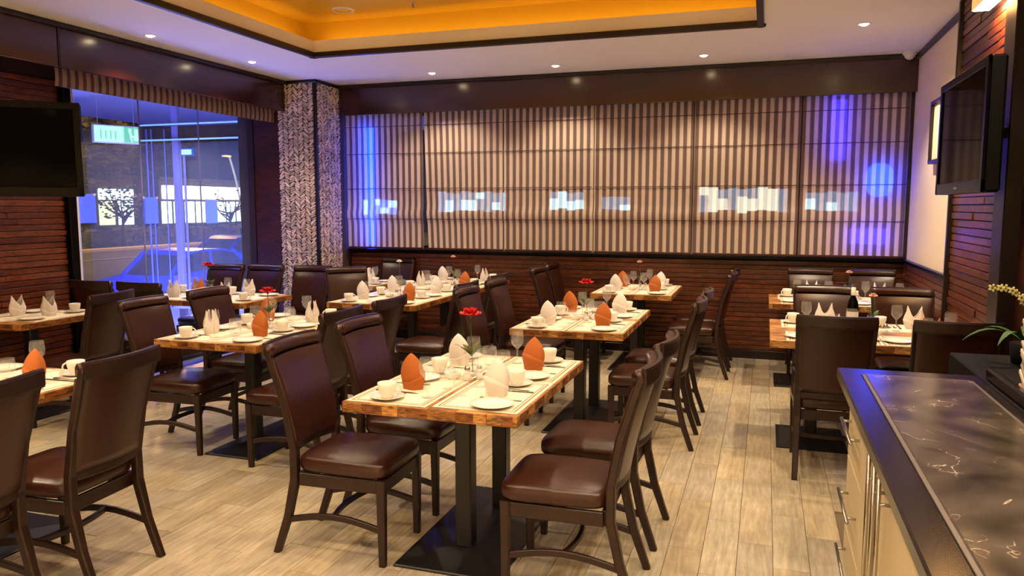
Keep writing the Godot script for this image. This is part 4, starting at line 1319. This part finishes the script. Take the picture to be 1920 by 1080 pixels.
func build_tables():
	var o := "orange"
	var w := "white"
	var gr := "oak dining tables on black posts"
	# front centre
	table("dining_table", "oak dining table on two black posts, nearest in the centre", -1.72, -0.92, -2.85, -4.03, [Vector2(0.04, 0.25), Vector2(0.04, -0.25)], gr, 0.25)
	four("front centre table", -1.72, -0.92, -2.85, -4.03, [o, w, w, o], true)
	centre("front centre table", Vector3(-1.37, 0, -3.50), "red", 0.30, false)
	# behind it, beside the aisle
	table("dining_table", "oak dining table behind the front centre table, beside the aisle", -1.66, -0.87, -4.96, -6.22, [Vector2(0.02, 0.25), Vector2(0.02, -0.25)], gr)
	four("second aisle table", -1.66, -0.87, -4.96, -6.22, [w, o, o, w], true)
	centre("second aisle table", Vector3(-1.26, 0, -5.60), "red", 0.26, false)
	# against the back wall
	table("dining_table", "oak dining table beside the aisle, against the back wall strips", -1.60, -0.82, -7.25, -8.27, [Vector2(0, 0.2), Vector2(0, -0.2)], gr)
	four("last aisle table", -1.60, -0.82, -7.25, -8.27, [w, o, o, w], false)
	centre("last aisle table", Vector3(-1.2, 0, -7.78), "pink", 0.27, true)
	# left of the front one
	table("dining_table", "oak dining table at left centre, left of the front centre table", -3.67, -2.90, -3.84, -5.06, [Vector2(0.085, 0.25), Vector2(0.085, -0.25)], gr, 0.2)
	four("left centre table", -3.67, -2.90, -3.84, -5.06, [w, o, o, w], true, [4, 1, 1, 4])
	centre("left centre table", Vector3(-3.28, 0, -4.50), "red", 0.24, true)
	# middle row
	table("dining_table", "oak dining table in the middle row, nearer of the two joined", -3.65, -2.80, -5.83, -7.03, [Vector2(0, 0.25), Vector2(0, -0.25)], gr)
	four("nearer middle row table", -3.65, -2.80, -5.83, -7.03, [w, o, w, w], false)
	centre("nearer middle row table", Vector3(-3.24, 0, -6.45), "white", 0.32, true)
	table("dining_table", "oak dining table in the middle row, farther one by the back wall", -3.65, -2.76, -7.06, -8.26, [Vector2(0, 0.25), Vector2(0, -0.25)], gr)
	four("farther middle row table", -3.65, -2.76, -7.06, -8.26, [w, o, w, w], false, [4, 1, 1, 4])
	centre("farther middle row table", Vector3(-3.2, 0, -7.66), "pink", 0.29, true)
	# by the street window
	table("dining_table", "oak dining table along the street window", -5.50, -4.28, -5.52, -6.24, [Vector2(0, 0.0)], gr)
	for q in [[-5.2, "left"], [-4.62, "right"]]:
		place_setting("street window table", "near " + q[1], Vector3(q[0], 0, -5.52), NZ, w, 2, false)
		place_setting("street window table", "far " + q[1], Vector3(q[0], 0, -6.24), PZ, o if q[1] == "left" else w, 2, false)
	centre("street window table", Vector3(-4.95, 0, -5.90), "red", 0.28, false)
	# under the left television
	table("dining_table", "oak dining table under the left television, against the wall", -5.69, -5.02, -4.02, -4.72, [Vector2(0, 0.0)], gr)
	place_setting("left television table", "far", Vector3(-5.02, 0, -4.42), NX, w, 2, false)
	place_setting("left television table", "wall side", Vector3(-5.66, 0, -4.36), PX, w, 2, false, false)
	place("bud_vase", bud_vase, "bud_vase", "slim clear bud vase against the wall on the left television table", "vase", Vector3(-5.56, TOP + 0.001, -4.15))
	place("flower_white24", func(t): flower(t, M.china, 0.24, 0.026, 3), "cut_flower", "white cut flower in the bud vase under the left television", "flower", Vector3(-5.56, TOP + 0.008, -4.15))
	# lower left
	table("dining_table", "oak dining table at the lower left edge, partly hidden by two chairs", -3.86, -3.08, -1.72, -2.98, [Vector2(0, 0.25), Vector2(0, -0.25)], gr)
	four("lower left table", -3.86, -3.08, -1.72, -2.98, [w, w, w, o], true)
	centre("lower left table", Vector3(-3.55, 0, -2.35), "white", 0.2, false)
	# corner by the mosaic column
	table("dining_table", "small oak dining table in the corner beside the mosaic column", -4.50, -3.90, -7.18, -7.80, [Vector2(0, 0.0)], gr)
	place_setting("corner table", "near", Vector3(-4.2, 0, -7.18), NZ, w, 4, false)
	place_setting("corner table", "wall side", Vector3(-4.2, 0, -7.80), PZ, w, 4, false)
	# right wall
	table("dining_table", "oak dining table by the right wall, nearer of two", 0.05, 1.22, -5.04, -6.0, [Vector2(-0.3, 0.0), Vector2(-0.3, -0.02)], gr)
	for q in [[0.42, "left"], [0.99, "right"]]:
		place_setting("nearer right wall table", "near " + q[1], Vector3(q[0], 0, -5.04), NZ, w if q[1] == "left" else o, 2, true)
		place_setting("nearer right wall table", "far " + q[1], Vector3(q[0], 0, -6.0), PZ, w, 2, true)
	centre("nearer right wall table", Vector3(0.70, 0, -5.56), "pink", 0.24, false)
	place("carafe", carafe, "wine_bottle", "dark wine bottle with pale label on the nearer right wall table", "bottle", Vector3(0.58, TOP + 0.001, -5.62))
	table("dining_table", "oak dining table by the right wall, farther of two", 0.05, 1.22, -6.98, -7.72, [Vector2(-0.3, 0.0), Vector2(-0.3, -0.02)], gr)
	for q in [[0.42, "left"], [0.99, "right"]]:
		place_setting("farther right wall table", "near " + q[1], Vector3(q[0], 0, -6.98), NZ, w if q[1] == "left" else o, 2, false)
		place_setting("farther right wall table", "far " + q[1], Vector3(q[0], 0, -7.72), PZ, w, 2, false)
	centre("farther right wall table", Vector3(0.72, 0, -7.36), "pink", 0.25, true)

func carafe(t: Node3D):
	part("bottle", G.new().smooth(true).lathe([Vector2(0.0, 0.003), Vector2(0.034, 0.0), Vector2(0.037, 0.006), Vector2(0.037, 0.17), Vector2(0.030, 0.20), Vector2(0.014, 0.235), Vector2(0.0135, 0.29), Vector2(0.0, 0.292)], 26).done(), M.black, t)
	part("label", G.new().smooth(true).lathe([Vector2(0.0375, 0.06), Vector2(0.0376, 0.13)], 26).done(), M.china, t)
	part("foil", G.new().smooth(true).lathe([Vector2(0.0150, 0.24), Vector2(0.0150, 0.293), Vector2(0.0, 0.294)], 20).done(), M.white, t)

# ------------------------------------------------------------------ chairs
func chair_parts(t: Node3D):
	G.base = Transform3D(Basis.from_scale(Vector3(0.93, 1, 1)), Vector3.ZERO)
	# seat cushion, slightly wider in front, crowned
	var g := G.new().smooth(true)
	var pw := func(x: float, e: float) -> float: return sign(x) * pow(abs(x), e)
	g.surf(36, 14, func(u: float, v: float) -> Vector3:
		var a := TAU * u
		var b := PI * (v - 0.5)
		var cb: float = pow(max(0.0, cos(b)), 0.32)
		var x: float = 0.238 * cb * pw.call(cos(a), 0.28)
		var z: float = -0.228 * cb * pw.call(sin(a), 0.28)
		var y: float = 0.438 + 0.047 * pw.call(sin(b), 0.55)
		if b > 0.0: y += 0.016 * (1.0 - pow(x / 0.238, 2.0)) * (1.0 - pow(z / 0.228, 2.0))
		x *= 1.0 - 0.07 * (0.228 - z) / 0.456
		return Vector3(x, y, z + 0.015))
	part("seat", g.done(), M.leather, t)
	g = G.new()
	g.box(Vector3(0, 0.365, 0.215), Vector3(0.42, 0.06, 0.022), 0.003)
	g.box(Vector3(0, 0.365, -0.195), Vector3(0.38, 0.06, 0.022), 0.003)
	g.box(Vector3(-0.203, 0.365, 0.01), Vector3(0.022, 0.06, 0.41), 0.003)
	g.box(Vector3(0.203, 0.365, 0.01), Vector3(0.022, 0.06, 0.41), 0.003)
	part("seat_frame", g.done(), M.chair_wood, t)
	var bow := func(x: float) -> float: return -0.034 * (1.0 - pow(x / 0.225, 2.0))
	for s in [-1.0, 1.0]:
		part("leg", G.new().beam([Vector3(s * 0.203, 0, 0.213), Vector3(s * 0.205, 0.40, 0.213)], [Vector2(0.0155, 0.0155), Vector2(0.021, 0.021)], Vector3(1, 0, 0)).done(), M.chair_wood, t)
		part("leg", G.new().beam([Vector3(s * 0.205, 0, -0.325), Vector3(s * 0.202, 0.18, -0.262), Vector3(s * 0.20, 0.36, -0.222), Vector3(s * 0.20, 0.50, -0.222), Vector3(s * 0.207, 0.70, -0.258), Vector3(s * 0.220, 0.95, -0.335)],
			[Vector2(0.0155, 0.017), Vector2(0.018, 0.019), Vector2(0.019, 0.024), Vector2(0.018, 0.022), Vector2(0.016, 0.018), Vector2(0.014, 0.014)], Vector3(1, 0, 0)).done(), M.chair_wood, t)
		var pts := []
		for i in 9:
			var a := i / 8.0
			pts.append(Vector3(s * 0.203, 0.165 + 0.035 * sin(PI * a), lerp(0.20, -0.255, a)))
		part("side_stretcher", G.new().beam(pts, [Vector2(0.009, 0.014)], Vector3.UP).done(), M.chair_wood, t)
	var cp := []
	for i in 9:
		var x := lerpf(-0.20, 0.20, i / 8.0)
		cp.append(Vector3(x, 0.198, -0.03 - 0.03 * (1.0 - pow(x / 0.2, 2.0))))
	part("cross_stretcher", G.new().beam(cp, [Vector2(0.009, 0.013)], Vector3.UP).done(), M.chair_wood, t)
	# curved upholstered back: front pad and rear panel as one closed cushion
	var spine := func(y: float) -> float:
		var k: float = clamp((y - 0.5) / 0.45, 0.0, 1.0)
		return -0.222 - 0.113 * pow(k, 1.25)
	g = G.new().smooth(true)
	g.surf(20, 12, func(u: float, v: float) -> Vector3:      # front face, padded
		var y: float = lerp(0.515, 0.918, v)
		var hw: float = lerp(0.205, 0.228, v)
		var x: float = (u - 0.5) * 2.0 * hw
		var pad: float = 0.022 * pow(max(0.0, sin(PI * u)), 0.4) * pow(max(0.0, sin(PI * v)), 0.4)
		return Vector3(x, y, spine.call(y) + bow.call(x) + 0.024 + pad))
	g.surf(20, 12, func(u: float, v: float) -> Vector3:      # rear face, flat
		var y: float = lerp(0.515, 0.918, v)
		var hw: float = lerp(0.188, 0.208, v)
		var x: float = (0.5 - u) * 2.0 * hw
		return Vector3(x, y, spine.call(y) + bow.call(x) - 0.012))
	for s in [0.0, 1.0]:
		g.surf(3, 12, func(u: float, v: float) -> Vector3:
			var y: float = lerp(0.515, 0.918, v)
			var k: float = u if s > 0.5 else 1.0 - u
			var hw: float = lerp(0.205, 0.228, v) if k < 0.34 else (lerp(0.200, 0.222, v) if k < 0.67 else lerp(0.188, 0.208, v))
			var x: float = (s - 0.5) * 2.0 * hw
			return Vector3(x, y, spine.call(y) + bow.call(x) + lerp(0.024, -0.012, k)))
	g.surf(20, 1, func(u: float, v: float) -> Vector3:
		var x: float = (0.5 - u) * 2.0 * 0.188
		return Vector3(x, 0.515, spine.call(0.515) + bow.call(x) + lerp(-0.012, 0.024, v)), true)
	part("backrest", g.done(), M.leather, t)
	# crest: padded roll along the top, wood behind
	var crest := []
	var crest2 := []
	var low := []
	for i in 15:
		var x := lerpf(-0.228, 0.228, i / 14.0)
		crest.append(Vector3(x, 0.948, spine.call(0.948) + bow.call(x) + 0.012))
		crest2.append(Vector3(x, 0.950, spine.call(0.948) + bow.call(x) - 0.012))
		low.append(Vector3(x * 0.86, 0.497, spine.call(0.5) + bow.call(x) * 0.9 - 0.003))
	part("crest_roll", G.new().smooth(true).beam(crest, [Vector2(0.024, 0.031)], Vector3.UP, true).done(), M.leather, t)
	part("top_rail", G.new().beam(crest2, [Vector2(0.011, 0.036)], Vector3.UP).done(), M.chair_wood, t)
	part("lower_rail", G.new().beam(low, [Vector2(0.012, 0.019)], Vector3.UP).done(), M.chair_wood, t)
	G.base = Transform3D.IDENTITY

func chair(x: float, z: float, f: Vector3, label: String, group: String, jitter := 0.0):
	place("chair", chair_parts, "dining_chair", label, "chair", Vector3(x, 0, z), atan2(f.x, f.z) + jitter, group)

func build_chairs():
	var b := "dark brown leather dining chair, "
	var q := [
		[-1.79, -3.10, PX, "nearest left of the front centre table", "front centre table", 0.03], [-1.79, -3.71, PX, "second left of the front centre table", "front centre table", -0.02],
		[-0.77, -3.07, NX, "nearest right of the front centre table", "front centre table", 0.02], [-0.765, -3.66, NX, "second right of the front centre table, tucked behind another", "front centre table", -0.03],
		[-3.64, -4.10, PX, "near left side of the left centre table", "left centre table", 0.05], [-3.65, -4.74, PX, "far left side of the left centre table", "left centre table", 0.02],
		[-2.75, -4.03, NX, "near right side of the left centre table", "left centre table", 0.0], [-2.75, -4.66, NX, "far right side of the left centre table", "left centre table", 0.0],
		[-2.90, -2.48, NX, "its back facing us at lower left beside the cup", "lower left table", 0.06], [-2.93, -1.92, NX, "cut by the lower left corner of the picture", "lower left table", 0.08],
		[-1.83, -5.42, PX, "near left side of the second aisle table", "second aisle table", 0.0], [-1.83, -6.10, PX, "far left side of the second aisle table", "second aisle table", 0.0],
		[-0.74, -5.20, NX, "near right side of the second aisle table", "second aisle table", 0.0], [-0.74, -5.82, NX, "far right side of the second aisle table", "second aisle table", 0.0],
		[-1.86, -7.46, PX, "near left side of the last aisle table", "last aisle table", 0.0], [-1.86, -8.00, PX, "left of the last aisle table, against the back wall", "last aisle table", 0.0],
		[-0.62, -7.42, NX, "near right side of the last aisle table", "last aisle table", 0.0], [-0.62, -7.98, NX, "right of the last aisle table, nearest the back wall", "last aisle table", 0.0],
		[-2.64, -5.80, NX, "near right side of the nearer middle row table", "middle row tables", 0.0], [-2.64, -6.58, NX, "far right side of the nearer middle row table", "middle row tables", 0.0],
		[-3.80, -6.62, PX, "left of the nearer middle row table, turned toward us", "middle row tables", -0.75],
		[-5.36, -5.28, NZ, "near left of the street window table, dark against the window", "street window table", 0.0], [-4.85, -5.28, NZ, "near right of the street window table, dark against the window", "street window table", 0.0],
		[-5.45, -6.46, PZ, "far side of the street window table, under the window", "street window table", 0.05], [-5.01, -6.52, PZ, "far middle of the street window table, lit violet", "street window table", 0.0], [-4.45, -6.56, PZ, "far right of the street window table, before the mosaic column", "street window table", 0.05],
		[-4.80, -4.26, NX, "facing the table under the left television, its back to us", "wall table", 0.12],
		[-4.2, -8.0, PZ, "in the back corner, against the wall under the blinds", "corner table", 0.0],
		[0.40, -4.98, NZ, "near left of the nearer right wall table", "right wall tables", 0.0], [1.00, -4.95, NZ, "near right of the nearer right wall table, behind the counter", "right wall tables", 0.0],
		[0.44, -6.06, PZ, "far left of the nearer right wall table, facing us", "right wall tables", 0.0], [1.00, -6.06, PZ, "far right of the nearer right wall table, facing us", "right wall tables", 0.0],
		[0.44, -7.84, PZ, "far left of the farther right wall table", "right wall tables", 0.0], [1.00, -7.84, PZ, "far right of the farther right wall table, in the corner", "right wall tables", 0.0],
	]
	for c in q:
		chair(c[0], c[1], c[2], b + c[3], "chairs at the " + c[4], c[5])

# ------------------------------------------------------------------ counter at the right
func bar_handle(parent: Node3D, a: Vector3, b: Vector3, out: Vector3):
	var g := G.new().smooth(true)
	var up := Vector3.UP if abs((b - a).normalized().y) < 0.5 else Vector3(0, 0, 1)
	g.beam([a + out * 0.035, b + out * 0.035], [Vector2(0.0065, 0.0065)], up, true)
	for k in [0.12, 0.88]:
		var m := a.lerp(b, k)
		g.beam([m, m + out * 0.035], [Vector2(0.005, 0.005)], Vector3(0, 0, 1) if up == Vector3.UP else Vector3.UP, true)
	part("bar_handle", g.done(), M.steel, parent)

func build_counter():
	var fx := 0.362
	var out := Vector3(-1, 0, 0)
	var top := G.new()
	top.box(Vector3(0.57, 0.898, -2.06), Vector3(0.525, 0.044, 2.82), 0.006)
	solo("countertop", top.done(), M.stone_dark, "polished black stone worktop on the cream cabinets at lower right", "worktop")
	var slab := G.new()
	slab.box(Vector3(0.588, 0.9245, -2.03), Vector3(0.372, 0.007, 2.58), 0.003)
	solo("stone_slab", slab.done(), M.stone, "grey veined marble slab laid on the black worktop", "slab")
	var lip := G.new()
	lip.box(Vector3(0.588, 0.9225, -3.335), Vector3(0.40, 0.005, 0.012), 0.001)
	lip.box(Vector3(0.396, 0.9225, -2.03), Vector3(0.012, 0.005, 2.62), 0.001)
	lip.box(Vector3(0.780, 0.9225, -2.03), Vector3(0.012, 0.005, 2.62), 0.001)
	solo("slab_edging", lip.done(), M.edging, "thin pale metal edging round the marble slab", "edging")
	# cabinets
	var units := [[-3.44, -2.97, "drawers"], [-2.97, -2.46, "right"], [-2.46, -1.96, "left"], [-1.96, -1.30, "drawers"], [-1.30, -0.68, "left"]]
	var labels := ["cream cabinet of three drawers at the far end of the counter", "cream cabinet with one upright bar handle beside the far drawers", "third cream cabinet from the far end, with an upright bar handle", "cream drawer cabinet nearer the camera", "cream cabinet at the camera end of the counter"]
	for i in units.size():
		var u = units[i]
		var z0: float = u[0]
		var z1: float = u[1]
		var zc := (z0 + z1) / 2
		var w := z1 - z0
		var t := thing("base_cabinet", labels[i], "cabinet", Vector3(fx, 0, zc))
		part("body", G.new().box(Vector3(0.235, 0.475, 0), Vector3(0.43, 0.80, w - 0.002), 0.003).done(), M.cabinet, t)
		part("plinth", G.new().box(Vector3(0.26, 0.038, 0), Vector3(0.38, 0.074, w - 0.002)).done(), M.blackmatt, t)
		if u[2] == "drawers":
			var ys := [[0.565, 0.868], [0.265, 0.557], [0.08, 0.257]]
			for y in ys:
				var d := part("drawer", G.new().box(Vector3(0.01, (y[0] + y[1]) / 2, 0), Vector3(0.02, y[1] - y[0], w - 0.008), 0.003).done(), M.cabinet, t)
				bar_handle(d, Vector3(0, (y[0] + y[1]) / 2 + 0.006, -w / 2 + 0.05), Vector3(0, (y[0] + y[1]) / 2 + 0.006, w / 2 - 0.05), out)
		else:
			var d := part("door", G.new().box(Vector3(0.01, 0.474, 0), Vector3(0.02, 0.788, w - 0.006), 0.003).done(), M.cabinet, t)
			var hz := -w / 2 + 0.06 if u[2] == "left" else w / 2 - 0.06
			bar_handle(d, Vector3(0, 0.84, hz), Vector3(0, 0.20, hz), out)
			if i == 2:
				bar_handle(d, Vector3(0, 0.84, hz + 0.10), Vector3(0, 0.20, hz + 0.10), out)
	# dark ledge behind the worktop and what stands on it
	solo("back_ledge", G.new().box(Vector3(1.052, 0.46, -2.35), Vector3(0.43, 0.92, 3.3), 0.006).done(), M.blackmatt, "dark ledge between the worktop and the right wall", "ledge")
	solo("back_ledge_curb", G.new().box(Vector3(0.86, 0.945, -2.05), Vector3(0.035, 0.05, 2.7), 0.008).done(), M.stone_dark, "low black stone curb along the back of the worktop", "curb")
	var g := G.new()
	g.box(Vector3(1.02, 1.075, -2.96), Vector3(0.24, 0.30, 0.40), 0.004)
	var pd := solo("pedestal", g.done(), M.mosaic_bed, "pale stone clad pedestal at the right edge behind the worktop", "pedestal")
	g = G.new()
	chips(g, Vector3(0.90, 0.925, -2.77), Vector3(0, 0, -1), Vector3(-1, 0, 0), 0.38, 0.32)
	var ch := part("stone_chips", g.done(), M.mosaic, pd)
	ch.set_meta("kind", "stuff")
	orchid()

func orchid():
	var t := thing("potted_orchid", "potted orchid with pale yellow flowers on the dark ledge", "plant", Vector3(1.09, 0.92, -3.80))
	part("pot", G.new().smooth(true).lathe([Vector2(0.0, 0.0), Vector2(0.05, 0.0), Vector2(0.055, 0.005), Vector2(0.065, 0.09), Vector2(0.060, 0.09), Vector2(0.0, 0.075)], 24).done(), M.blackmatt, t)
	for i in 6:
		var a: float = [2.6, 3.3, 3.9, 0.3, 5.2, 1.4][i]
		var L: float = [0.22, 0.26, 0.20, 0.15, 0.18, 0.16][i]
		var g := G.new().smooth(true)
		var fn := func(u: float, v: float) -> Vector3:
			var sx: float = (u - 0.5) * 2.0
			return Vector3(v * L, 0.085 + 0.09 * sin(v * 2.2) - 0.06 * v * v, sx * 0.018 * sin(PI * clamp(v * 0.9 + 0.08, 0.0, 1.0)) )
		g.surf(4, 8, fn)
		g.surf(4, 8, func(u, v): return fn.call(u, v) + Vector3(0, -0.002, 0), true)
		var o := part("leaf", g.done(), M.green, t)
		o.rotation.y = a
	var pts := []
	for i in 10:
		var k := i / 9.0
		pts.append(Vector3(0.02 - 0.17 * k * k, 0.08 + 0.26 * sin(k * 1.75) , 0.01 * k))
	part("flower_stem", G.new().smooth(true).beam(pts, [Vector2(0.003, 0.003), Vector2(0.003, 0.003), Vector2(0.0015, 0.0015)], Vector3(0, 0, 1), true).done(), M.olive, t)
	for i in 7:
		var k := 0.50 + i * 0.08
		var c := Vector3(0.02 - 0.17 * k * k, 0.08 + 0.26 * sin(k * 1.75) - 0.010, 0.01 + (0.012 if i % 2 else -0.012))
		var fl := part("flower", G.new().smooth(true).pillow(Vector3.ZERO, Vector3(0.012, 0.012, 0.016), 1.0, 1.0, 8, 6).done(), M.olive, t, c)
		for j in 5:
			var g := G.new().smooth(true)
			var a := TAU * j / 5.0
			g.X = Transform3D(Basis(Vector3(0, 0, 1), a), Vector3.ZERO)
			g.pillow(Vector3(0.009, 0, 0.002), Vector3(0.018, 0.011, 0.003), 0.9, 1.0, 10, 6)
			var o := part("petal", g.done(), M.paleyellow, fl)
			o.rotation.y = -0.5

# ------------------------------------------------------------------ televisions
func television(label: String, at: Vector3, turn: float, w: float, h: float, arm: float, tilt := 0.0):
	var t := thing("television", label, "television", at, turn)
	t.rotation.x = 0.0
	var g := G.new()
	# faces local +z
	part("casing", G.new().box(Vector3(0, 0, -0.035), Vector3(w, h, 0.07), 0.012).done(), M.blackmatt, t)
	g.box(Vector3(0, h / 2 - 0.022, 0.006), Vector3(w, 0.044, 0.016), 0.004)
	g.box(Vector3(0, -h / 2 + 0.032, 0.006), Vector3(w, 0.064, 0.016), 0.004)
	g.box(Vector3(-w / 2 + 0.022, 0, 0.006), Vector3(0.044, h, 0.016), 0.004)
	g.box(Vector3(w / 2 - 0.022, 0, 0.006), Vector3(0.044, h, 0.016), 0.004)
	part("bezel", g.done(), M.black, t)
	part("screen", G.new().box(Vector3(0, 0.01, 0.003), Vector3(w - 0.085, h - 0.105, 0.006)).done(), M.screen, t)
	part("lower_mark", G.new().box(Vector3(0, -h / 2 + 0.03, 0.0145), Vector3(0.07, 0.010, 0.002)).done(), M.steel, t)
	part("wall_bracket", G.new().box(Vector3(0, 0, -0.09), Vector3(0.36, 0.30, 0.04), 0.004).done(), M.blackmatt, t)
	if arm > 0.0:
		part("swing_arm", G.new().box(Vector3(0, 0, -0.11 - arm / 2), Vector3(0.05, 0.06, arm), 0.006).done(), M.blackmatt, t)
	t.rotation = Vector3(tilt, turn, 0)

func build_fixtures():
	television("black flat television on the slat clad pier at the right, facing left", Vector3(0.985, 1.99, -4.735), -PI / 2, 1.05, 0.645, 0.16)
	television("black flat television at the left edge, turned out from the wall", Vector3(-4.78, 1.975, -3.70), 0.69, 1.05, 0.62, 0.55)
